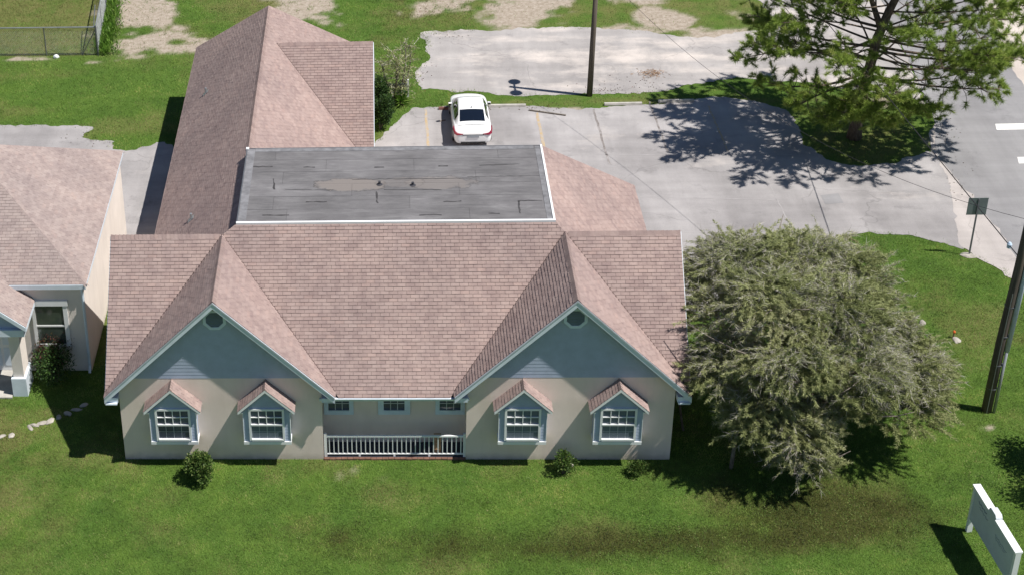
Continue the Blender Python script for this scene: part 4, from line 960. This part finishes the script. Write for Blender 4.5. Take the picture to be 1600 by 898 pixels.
shrub('hedge_shrub', 588, 196, .55, 1.7, 'dark_leaf', 'dark hedge bush against the rear cross gable, nearer the parking lot', 2600, (.11, .06), loc=(8.95, 24.6))
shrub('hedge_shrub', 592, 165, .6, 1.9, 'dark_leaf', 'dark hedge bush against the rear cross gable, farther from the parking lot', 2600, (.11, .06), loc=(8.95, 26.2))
def slim_tree():
    c = Vector(gz(1062, 556, 3.1)); b = (c.x+.35, c.y-.1, 0); T = thing('plum_tree', b, 'slim dark purple-leaved tree at the right front corner of the roof', 'tree'); tb = MB(); tb.tube(limb_path((*b[:2], -.1), c, .05, 6), [.05, .045, .04, .035, .03, .02, .01], 6); C = []
    for i in range(14):
        e = c+Vector((random.gauss(.1, .38), random.gauss(0, .38), random.gauss(-.2, .6))); tb.tube(limb_path(c-Vector((0, 0, .6)), e, .12, 4), [.02, .017, .013, .01, .006], 5); C.append(np.array(e)+rng.normal(0, .17, (170, 3)))
    tb.build('trunk', 'bark', T); C = np.concatenate(C); leaves(C, rng.normal(size=C.shape), .075, .04, 'crown', 'plum_leaf', T)
slim_tree()
# thin grey-twigged small tree behind the wing
def scrub_tree():
    x, y = 9.5, 27.4; T = thing('scrub_tree', (x, y, 0), 'small sparse grey-twigged tree beside the rear cross gable', 'tree'); tb = MB(); TP, TD, TL, C, D = [], [], [], [], []
    tips = []
    for i in range(5):
        e = Vector((x+random.uniform(-.9, 1.1), y+random.uniform(-.8, 1.0), random.uniform(2.0, 3.1))); p = limb_path((x, y, -.05), e, .1, 6); tb.tube(p, list(np.linspace(.06, .015, 7)), 6); tips += p[2:]
    for t in tips:
        for j in range(9):
            d = Vector((random.gauss(0, .7), random.gauss(0, .7), random.gauss(.25, .5))).normalized(); l = random.uniform(.4, .9); q = limb_path(t, t+d*l, .15, 4)
            for a, b in zip(q[:-1], q[1:]):
                TP.append(tuple(a)); TD.append(tuple(b-a)); TL.append((b-a).length*1.2)
                for k_ in range(4): C.append(tuple(a.lerp(b, random.random()))); D.append((random.gauss(0, 1), random.gauss(0, 1), random.gauss(0, 1)))
    tb.build('trunk', 'bark_grey', T); leaves(np.array(TP), np.array(TD), np.array(TL), .024, 'twigs', 'willow_twig', T, None, 'stuff'); leaves(np.array(C), np.array(D), .10, .04, 'crown', 'willow_leaf', T)
scrub_tree()
def spiky():
    x, y = gxy(627, 163); T = thing('spiky_plant', (x, y, 0), 'spiky yellow-green strap-leaved plant behind the rear cross gable', 'plant'); n = 150
    a = rng.uniform(0, 6.28, n); el = rng.uniform(.25, 1.3, n); l = rng.uniform(.5, .85, n)
    D = np.stack([np.cos(a)*np.cos(el), np.sin(a)*np.cos(el), np.sin(el)], 1); C = np.tile([x, y, .12], (n, 1))+rng.normal(0, .06, (n, 3)); leaves(C, D, l, .06, 'leaves', 'weed_leaf', T)
    MB().lathe([(.10, -.05), (.12, .1), (.07, .25)], (x, y, 0), 8).build('crown_base', 'bark', T)
spiky()
# tree standing just outside the right edge of the view: its shade falls on the lawn by the sign
def plain_tree(loc, r, h, label, n=16000):
    base = Vector(loc); T = thing('oak_tree', base, label, 'tree'); tb = MB(); tb.tube([base+Vector((0, 0, -.1)), base+Vector((.05, .05, 1.0)), base+Vector((0, 0, h*.5))], [.2, .15, .12], 8); C = []; D = []
    for i in range(26):
        c = base+Vector((random.uniform(-1, 1)*r, random.uniform(-1, 1)*r, random.uniform(.42, .9)*h)); tb.tube(limb_path(base+Vector((0, 0, h*.4)), c, .12, 5), [.07, .06, .045, .03, .02, .01], 5)
        nn = n//26; o = nrm(rng.normal(size=(nn, 3)))*rng.uniform(.3, 1, (nn, 1))*np.array([.75, .75, .5]); C.append(np.array(c)+o); D.append(rng.normal(size=(nn, 3)))
    tb.build('trunk', 'bark', T); leaves(np.concatenate(C), np.concatenate(D), .13, .07, 'crown', 'shrub_leaf', T)
plain_tree((32.9, -1.1, 0), 1.5, 4.6, 'leafy tree just past the right edge, shading the lawn by the white sign')

# ------------------------------------------------------------------ CAR
def car():
    x, y, _ = gz(740, 229.5); rz = math.radians(.9)
    T = thing('parked_car', (13.2, 22.50, .016), 'white four-door sedan parked nose-in against a wheel stop', 'car', None, rz)
    # (y, half width, z bottom, z belt, z top centre)
    st = [(0.00, .62, .34, .60, .66), (.03, .74, .27, .70, .80), (.12, .83, .22, .84, .93), (.30, .875, .20, .93, 1.02), (.55, .888, .19, .95, 1.055), (.95, .89, .19, .93, 1.03), (1.6, .89, .19, .90, 1.0), (2.4, .888, .19, .87, .97), (3.2, .885, .19, .85, .97), (3.6, .88, .20, .80, .92), (4.0, .85, .21, .72, .84), (4.3, .76, .24, .62, .74), (4.46, .62, .28, .52, .62), (4.53, .46, .34, .46, .52)]
    mb = MB(); ring = []
    for (yy, hw, zb, zt, zc) in st:
        zm = zb+(zt-zb)*.5
        pr = [(hw*.80, zb), (hw*.97, zb+.07), (hw, zm), (hw*.985, zt-.05), (hw*.94, zt+.01), (hw*.80, zt+(zc-zt)*.55), (hw*.45, zc-(zc-zt)*.12), (0, zc)]
        ring.append([(a, yy, b) for a, b in pr]+[(-a, yy, b) for a, b in pr[-2::-1]])
    n = len(ring[0])
    for r_ in ring: mb.v += r_
    for i in range(len(ring)-1):
        for j in range(n): j2 = (j+1) % n; mb.f.append([i*n+j, i*n+j2, (i+1)*n+j2, (i+1)*n+j])
    mb.f.append(list(range(n))); mb.f.append([(len(ring)-1)*n+j for j in range(n)])
    body = mb.build('body', 'car_white', T, True, True); body.modifiers.new('s', 'SUBSURF').levels = 2; body.modifiers['s'].render_levels = 2
    # greenhouse
    gs = [(.42, .70, .99, .60, 1.03), (.62, .78, .965, .62, 1.085), (1.00, .80, .95, .605, 1.285), (1.32, .80, .945, .59, 1.40), (1.9, .80, .93, .575, 1.435), (2.5, .80, .915, .56, 1.41), (2.95, .79, .90, .60, 1.20), (3.35, .76, .895, .66, .98), (3.5, .72, .88, .66, .91)]
    def gp(yy, s, t):                                      # s -1..1 across the roof, or side t 0 belt..1 roof edge
        for i in range(len(gs)-1):
            if gs[i][0] <= yy <= gs[i+1][0]: break
        k_ = (yy-gs[i][0])/(gs[i+1][0]-gs[i][0]); a = [gs[i][q]+(gs[i+1][q]-gs[i][q])*k_ for q in range(5)]
        if t is None: return Vector((a[3]*s, yy, a[4]+.035*(1-s*s)))
        return Vector((math.copysign(a[1]+(a[3]-a[1])*t, s), yy, a[2]+(a[4]-a[2])*t))
    mb = MB(); NN = 24; ys = np.linspace(.42, 3.5, NN); prof = lambda yy: [gp(yy, 1, 0), gp(yy, 1, .5), gp(yy, 1, .93), gp(yy, .93, None), gp(yy, .5, None), gp(yy, 0, None), gp(yy, -.5, None), gp(yy, -.93, None), gp(yy, -1, .93), gp(yy, -1, .5), gp(yy, -1, 0)]
    for yy in ys: mb.v += [tuple(p) for p in prof(yy)]
    for i in range(NN-1):
        for j in range(10): mb.f.append([i*11+j, i*11+j+1, (i+1)*11+j+1, (i+1)*11+j])
    mb.build('cabin', 'car_white', T, True, True)
    def patch(name, fn, a0, a1, b0, b1, off, na=8, nb=8, mat='car_glass'):
        P = MB(); cen = Vector((0, 1.9, .6))
        for i in range(na+1):
            for j in range(nb+1):
                p = fn(a0+(a1-a0)*i/na, b0+(b1-b0)*j/nb, i/na); d = p-Vector((0, p.y, .75)); d = Vector((d.x*.6, (p.y-1.9)*.25, d.z)).normalized(); P.v.append(tuple(p+d*off))
        for i in range(na):
            for j in range(nb): q = i*(nb+1)+j; P.f.append([q, q+1, q+nb+2, q+nb+1])
        return P.build(name, mat, T, True, True)
    patch('rear_window', lambda a, b, t: gp(a, b*(1-.02*t), None), .64, 1.27, -.93, .93, .012)
    patch('windshield', lambda a, b, t: gp(a, b, None), 2.58, 3.30, -.92, .92, .012)
    for s in (-1, 1):
        patch('side_window', lambda a, b, t: gp(a, s, b), 1.02, 1.92, .12, .88, .012, 8, 4); patch('side_window', lambda a, b, t: gp(a, s, b), 2.0, 2.9, .10, .86, .012, 8, 4)
        mi = MB().prism([(s*.84, 2.66, .94), (s*1.0, 2.62, .93), (s*1.0, 2.72, .93), (s*.84, 2.8, .94)], [(s*.84, 2.66, 1.04), (s*1.0, 2.62, 1.07), (s*1.0, 2.72, 1.07), (s*.84, 2.8, 1.05)]); mi.build('mirror', 'car_white', T, True, bevel=.02)
        MB().box(min(s*.85, s*.99), max(s*.85, s*.99), 2.600, 2.615, .955, 1.05).build('mirror_glass', 'black_plastic', T, True)
        # wrap-round tail light
        tl = MB(); a = [(s*.46, .035, .765), (s*.72, .045, .80), (s*.845, .16, .86), (s*.895, .50, .955)]; b = [(s*.48, .045, .735), (s*.74, .02, .725), (s*.87, .12, .76), (s*.905, .36, .87)]
        for i in range(3): tl.face([(p[0], p[1]-.035, p[2]) for p in (a[i], a[i+1], b[i+1], b[i])]); 
        for i in range(3): tl.face([(p[0]*.96, p[1]+.06, p[2]) for p in (a[i], a[i+1], b[i+1], b[i])])
        tl.face([(p[0], p[1]-.035, p[2]) for p in (a[0], a[1])]+[(p[0]*.96, p[1]+.06, p[2]) for p in (a[1], a[0])]); tl.face([(p[0], p[1]-.035, p[2]) for p in (a[1], a[2])]+[(p[0]*.96, p[1]+.06, p[2]) for p in (a[2], a[1])]); tl.face([(p[0], p[1]-.035, p[2]) for p in (a[2], a[3])]+[(p[0]*.96, p[1]+.06, p[2]) for p in (a[3], a[2])])
        tl.build('tail_light', 'tail_red', T, True)
        for yy in (.92, 3.62):
            wx = s*.79; w = MB(); prof = [(.20, -.10), (.29, -.11), (.315, -.08), (.315, .08), (.29, .11), (.20, .10)]; o = 0; nseg = 20
            for r_, z in prof:
                for q in range(nseg): t = 2*math.pi*q/nseg; w.v.append((wx+z, yy+r_*math.cos(t), .315+r_*math.sin(t)))
            for i in range(len(prof)-1):
                for q in range(nseg): q2 = (q+1) % nseg; w.f.append([i*nseg+q, i*nseg+q2, (i+1)*nseg+q2, (i+1)*nseg+q])
            w.f.append([q for q in range(nseg)]); w.f.append([(len(prof)-1)*nseg+q for q in range(nseg)])
            wh = w.build('wheel', 'rubber', T, True, True)
            rm = MB(); n_ = 14; rm.prism([(wx+s*.112, yy+.2*math.cos(2*math.pi*q/n_), .315+.2*math.sin(2*math.pi*q/n_)) for q in range(n_)], [(wx+s*.125, yy+.17*math.cos(2*math.pi*q/n_), .315+.17*math.sin(2*math.pi*q/n_)) for q in range(n_)]); rm.build('rim', 'rim', wh, True)
    MB().box(-.56, .56, -.018, .03, .30, .37).build('lower_trim', 'black_plastic', T, True)
    MB().box(-.27, .27, -.022, .03, .60, .70).build('licence_plate', 'plate', T, True); MB().box(-.50, .50, -.004, .05, .715, .735).build('trunk_trim', 'black_plastic', T, True)
    MB().prism([(-.02, 1.36, 1.43), (.02, 1.36, 1.43), (.02, 1.46, 1.45), (-.02, 1.46, 1.45)], [(-.006, 1.34, 1.53), (.006, 1.34, 1.53), (.006, 1.37, 1.53), (-.006, 1.37, 1.53)]).build('antenna', 'black_plastic', T, True)
car()

# ------------------------------------------------------------------ LOT FURNITURE
def wheel_stop(x0, x1, y, rz, mat, label):
    T = MB(); L_ = x1-x0
    T.prism([(0, 0, 0), (0, .17, 0), (0, .14, .12), (0, .03, .12)], [(L_, 0, 0), (L_, .17, 0), (L_, .14, .12), (L_, .03, .12)])
    o = T.build('wheel_stop', mat, None, True, bevel=.01); o.location = (x0, y, .017); o.rotation_euler.z = rz; return tag(o, label, 'wheel stop', 'wheel stops along the lot')
plain('rust_stop', (.20, .10, .085), .9, var=.3)
wheel_stop(14.15, 15.95, 26.70, 0, 'concrete', 'pale concrete wheel stop just right of the white car'); wheel_stop(19.70, 21.5, 26.72, .01, 'concrete', 'pale concrete wheel stop right of the light pole')
wheel_stop(11.75, 12.5, 26.5, 0, 'rust_stop', 'short reddish wheel stop left of the white car'); wheel_stop(22.3, 24.0, 26.95, .02, 'concrete', 'concrete wheel stop in the pine shadow')
def flat_bar(u0, v0, u1, v1, w, h, name, mat, label, cat):
    a = gz(u0, v0, .03); b = gz(u1, v1, .03); return tag(MB().bar((a[0], a[1], .017+h/2), (b[0], b[1], .017+h/2), w, h).build(name, mat), label, cat)
flat_bar(827, 173, 884, 181, .07, .06, 'loose_pipe', 'bark_grey', 'thin loose pipe lying askew on the parking lot', 'pipe')
sk = flat_bar(687, 190, 696, 188, .05, .03, 'stick', 'bark', 'short dark stick left of the white car', 'stick')
# floodlight pole
px, py, _ = gz(921, 150); LP = thing('light_pole', (px, py, 0), 'tall wooden floodlight pole on the grass strip behind the parking lot', 'pole')
MB().tube([(px, py, -.3), (px+.02, py, 3), (px+.05, py, 6.9)], [.145, .13, .10], 12).build('post', 'wood_pole', LP, smooth=True)
MB().bar((px+.04, py-.62, 6.55), (px+.04, py+.62, 6.55), .07, .07).build('cross_arm', 'galv_dark', LP)
for s in (-1, 1): MB().lathe([(.05, .12), (.12, .08), (.30, -.10), (.30, -.14)], (px+.04, py+s*.62, 6.62), 14).build('lamp_head', 'galv_dark', LP)
# big utility pole with conduit
ux, uy, _ = gz(1541, 641); UP = thing('utility_pole', (ux, uy, 0), 'thick dark wooden utility pole with grey conduit on the right lawn', 'pole')
MB().tube([(ux, uy, -.4), (ux+.03, uy, 3), (ux+.12, uy-.03, 6), (ux+.22, uy-.05, 11.5)], [.18, .168, .155, .13], 14).build('post', 'wood_pole', UP, smooth=True)
MB().tube([(ux+.22, uy-.12, -.1), (ux+.24, uy-.12, 2.62)], .055, 8).build('conduit', 'galv', UP, smooth=True)
MB().tube([(ux+.25, uy-.10, 2.6), (ux+.33, uy-.12, 6), (ux+.40, uy-.13, 9.5)], .085, 8).build('conduit', 'conduit_pale', UP, smooth=True)
for z in (1.0, 2.0, 3.2, 4.4): MB().lathe([(.182, 0), (.182, .04)], (ux+.02*z, uy, z), 14).build('band', 'galv_dark', UP)
MB().bar((ux+.18, uy-1.1, 10.6), (ux+.18, uy+1.1, 10.6), .1, .12).build('cross_arm', 'wood_pole', UP)
MB().tube([(ux-.05, uy-.185, .02), (ux-.03, uy-.19, 2.5), (ux+.02, uy-.19, 5)], .012, 5).build('ground_wire', 'galv', UP)
# overhead cables
def cable(name, a, b, sag, r, label, n=24):
    a = Vector(a); b = Vector(b); pts = [a.lerp(b, i/n)-Vector((0, 0, 4*sag*(i/n)*(1-i/n))) for i in range(n+1)]
    return tag(MB().tube(pts, r, 5).build(name, 'wire'), label, 'cable')
A = Vector((ux+.16, uy+.15, 6.2)); e = Vector(gz(1300, 45, 3.5)); far = A+(e-A)*1.7
cable('overhead_cable', A, far, .0, .019, 'thick overhead cable running from the utility pole towards the pine')
tw = Vector(gz(1588, 391, 6.15)); t = MB().lathe([(.03, -.12), (.08, -.09), (.085, .05), (.04, .12)], tuple(A+(e-A).normalized()*1.0), 10).build('cable_splice', 'ceramic'); tag(t, 'small pale blue splice case on the thick overhead cable', 'splice')
cable('overhead_cable', (ux+.2, uy+.12, 7.7), (px+.05, py, 6.75), 1.9, .008, 'thin slack overhead cable from the utility pole to the floodlight pole')

# road sign seen from behind
sx, sy, _ = gz(1514, 399); RS = thing('road_sign', (sx, sy, 0), 'square road sign seen from behind on a thin post by the driveway', 'sign')
MB().box(sx-.03, sx+.03, sy-.02, sy+.02, -.2, 2.62).build('post', 'galv_dark', RS); MB().box(sx-.40, sx+.37, sy+.022, sy+.030, 1.88, 2.66).build('plate', 'sign_back', RS, bevel=.003)
rock('footing', sx-.05, sy-.02, .30, .22, .06, 'stone_pale', 'pale lumpy concrete footing at the foot of the road sign', 'footing', None, 4)

# white monument sign, lower right
a = Vector((27.66, -3.55, 0)); b = Vector((27.93, -6.62, 0)); d = (b-a).normalized(); nn = Vector((-d.y, d.x, 0)); ang = math.atan2(d.y, d.x)
MS = thing('yard_sign', a, 'white rectangular business sign board on two posts, lower right corner', 'sign', None, ang); Ls = (b-a).length
MB().box(.06, Ls-.06, -.075, .075, .55, 1.80).build('panel', 'sign_face', MS, True, bevel=.006)
MB().box(-.04, Ls*.46-.25, -.12, .12, 1.801, 1.86).build('cap', 'frame_white', MS, True); MB().box(Ls*.46+.25, Ls+.04, -.12, .12, 1.801, 1.86).build('cap', 'frame_white', MS, True)
cr = MB(); cx_ = Ls*.46; pf = [(cx_-.25, 1.70), (cx_+.25, 1.70), (cx_+.25, 1.92), (cx_+.17, 2.0), (cx_-.17, 2.0), (cx_-.25, 1.92)]
cr.prism([(x, -.08, z) for x, z in pf], [(x, -.14, z) for x, z in pf]); 
cr = MB(); cr.prism([(x, -.10, z) for x, z in pf], [(x, .10, z) for x, z in pf]); cr.build('crest', 'sign_face', MS, True)
for x in (0.0, Ls-.06): MB().box(x-.02, x+.10, -.085, .085, -.2, 1.80).build('post', 'frame_white', MS, True)
ink = MB()
for (x0, x1, z, th) in ((.45, 1.05, 1.56, .05), (.55, 1.2, 1.42, .03), (1.75, 2.6, 1.36, .025), (1.8, 2.5, 1.27, .02)):
    for s in (-1,):
        n_ = 16; pts_ = [(x0+(x1-x0)*i/n_, -.0775, z+.045*math.sin(i*2.1)*math.sin(i*.9)) for i in range(n_+1)]; ink.tube(pts_, th*.28, 4)
tag(ink.build('faded_script', 'script_ink', MS, True), kind='stuff')

# little things
x, y = gxy(1494, 531); rock('concrete_lump', x+.02, y-.02, .20, .15, .05, 'stone_pale', 'grey rounded lump of concrete in the right lawn beside an orange stake', 'concrete', None, 7)
x, y = gxy(1489, 527); mk = thing('marker_stake', (x, y, 0), 'small orange-topped marker stake in the right lawn', 'stake'); MB().tube([(x, y, -.05), (x+.01, y, .22)], .022, 6).build('stake', 'rust_stop', mk); MB().lathe([(.02, .20), (.05, .22), (.055, .27), (.03, .31)], (x+.01, y, 0), 10).build('cap', 'orange', mk)
x, y = gxy(1441, 504); rock('stone', x, y, .16, .12, .08, 'stone_pale', 'single pale stone at the edge of the weeping tree crown', 'stone', None, 11)
x, y = gxy(632, 742); rock('stone', *gxy(893, 727), .09, .07, .08, 'stone_pale', 'small pale stone right of the upright shrub at the wall', 'stone', None, 12)
x, y = gxy(88, 91); rock('litter', x, y, .15, .12, .16, 'litter', 'white plastic bag lying at the foot of the chain-link fence', 'litter', None, 5)
# white A-frame bench-like barrier behind the spiky plant
x, y = gxy(618, 152); BR = thing('white_barrier', (x, y, 0), 'small white-posted barrier behind the spiky plant', 'barrier')
MB().box(x+.55, x+.66, y-.05, y+.05, -.1, .95).build('post', 'frame_white', BR); MB().box(x-.75, x-.66, y-.05, y+.05, -.1, .85).build('post', 'plate', BR); MB().box(x-.66, x+.55, y-.02, y+.02, .55, .72).build('rail', 'plate', BR); MB().box(x-.66, x+.55, y-.02, y+.02, .22, .32).build('rail', 'plate', BR)

# ------------------------------------------------------------------ CHAIN-LINK FENCE
def fence():
    c = Vector((-5.87, 33.4, 0)); T = thing('chain_link_fence', c, 'grey chain-link fence with a braced corner post at the back left', 'fence'); Hh = 1.62
    a = Vector((-17, 33.55, 0)); b = Vector((-6.75, 46, 0))
    for q in (a, b): MB().tube([c+Vector((0, 0, Hh)), q+Vector((0, 0, Hh))], .034, 6).build('top_rail', 'galv', T)
    MB().tube([c+Vector((0, 0, -.3)), c+Vector((0, 0, Hh+.08))], .05, 8).build('corner_post', 'galv_dark', T)
    for i in range(1, 5): p = c+(a-c).normalized()*(2.75*i); MB().tube([p-Vector((0, 0, .3)), p+Vector((0, 0, Hh))], .03, 6).build('line_post', 'galv_dark', T)
    for i in range(1, 5): p = c+(b-c).normalized()*(2.95*i); MB().tube([p-Vector((0, 0, .3)), p+Vector((0, 0, Hh))], .03, 6).build('line_post', 'galv_dark', T)
    p = c+(a-c).normalized()*.85+Vector((0, 0, .02)); MB().tube([p, c+Vector((0, 0, Hh-.1))], .026, 6).build('brace', 'galv_dark', T)
    p = c+(b-c).normalized()*2.9; MB().tube([p+Vector((-.25, 0, Hh)), c+Vector((-.1, 0, Hh-.05))], .026, 6).build('brace', 'galv_dark', T)
    # woven wire
    Vv, Ff = [], []
    for q in (a, b):
        d = (q-c).normalized(); L_ = (q-c).length; sp = .10; w = .0036; nrm_ = Vector((-d.y, d.x, 0))
        for sgn in (1, -1):
            s = -Hh if sgn > 0 else 0
            while s < L_+(0 if sgn > 0 else Hh):
                p0 = (s, .03); p1 = (s+sgn*Hh, Hh)
                def cl(p, q_):
                    (x0, z0), (x1, z1) = p, q_; f = lambda x: z0+(z1-z0)*(x-x0)/(x1-x0)
                    if x0 > x1: x0, z0, x1, z1 = x1, z1, x0, z0
                    if x1 < 0 or x0 > L_: return None
                    xa, xb = max(x0, 0), min(x1, L_); return (xa, f(xa)), (xb, f(xb))
                r_ = cl(p0, p1)
                if r_ and r_[1][0]-r_[0][0] > .01:
                    A_ = c+d*r_[0][0]+Vector((0, 0, r_[0][1])); B_ = c+d*r_[1][0]+Vector((0, 0, r_[1][1])); t = (B_-A_).normalized(); u_ = t.cross(nrm_)*w; o_ = nrm_*w; k0 = len(Vv)
                    for P in (A_, B_): Vv += [P+u_, P-u_*.5+o_*.87, P-u_*.5-o_*.87]
                    for i in range(3): j = (i+1) % 3; Ff.append([k0+i, k0+j, k0+3+j, k0+3+i])
                s += sp
    arrmesh('wire_mesh', np.array([tuple(v) for v in Vv]), np.array(Ff), 'galv', T, None, 'stuff')
    return c, d
fence()
# weeds along the outside of the fence, climbing on it
n = 4200; t = rng.uniform(0, 12, n); x = -5.87-.075*t+.38+rng.normal(0, .28, n)+.2*(fbm(t, t*0, .8, 3)-.5); y = 33.3+t; D = rng.normal(size=(n, 3))*.6+np.array([0, 0, 1.0])
tag(leaves(np.stack([x, y, rng.uniform(0, .25, n)], 1), D, rng.uniform(.15, .42, n), .05, 'weeds', 'weed_leaf'), 'bright green weeds growing along the outside of the chain-link fence', 'weeds', None, 'stuff')
# pile of pine straw and twigs on the back lot; leaf litter along kerbs
n = 160; cx_, cy_ = gxy(1018, 116); tag(leaves(np.stack([cx_+rng.normal(0, .32, n), cy_+rng.normal(0, .22, n), rng.uniform(.02, .07, n)], 1), rng.normal(size=(n, 3))*np.array([1, 1, .1]), .22, .03, 'dead_twigs', 'straw'), 'scatter of dry twigs on the pale back lot', 'twigs', None, 'stuff')
C = []
for u, v, su, sv, q in ((690, 12, 20, 8, 120), (690, 22, 30, 8, 120), (980, 135, 40, 8, 240), (940, 145, 30, 4, 200), (840, 168, 40, 4, 260), (1480, 215, 8, 12, 160), (1500, 280, 12, 25, 120), (660, 105, 10, 16, 160), (700, 168, 18, 3, 140), (150, 215, 25, 10, 160), (700, 58, 20, 4, 90), (1360, 190, 50, 30, 500)):
    for i in range(q//4): C.append((*gxy(random.gauss(u, su), random.gauss(v, sv)), .03))
C = np.array(C); tag(leaves(C, rng.normal(size=C.shape)*np.array([1, 1, .15]), .075, .045, 'fallen_leaves', 'red_leaf'), 'dark fallen leaves along the lot edges', 'leaves', None, 'stuff')
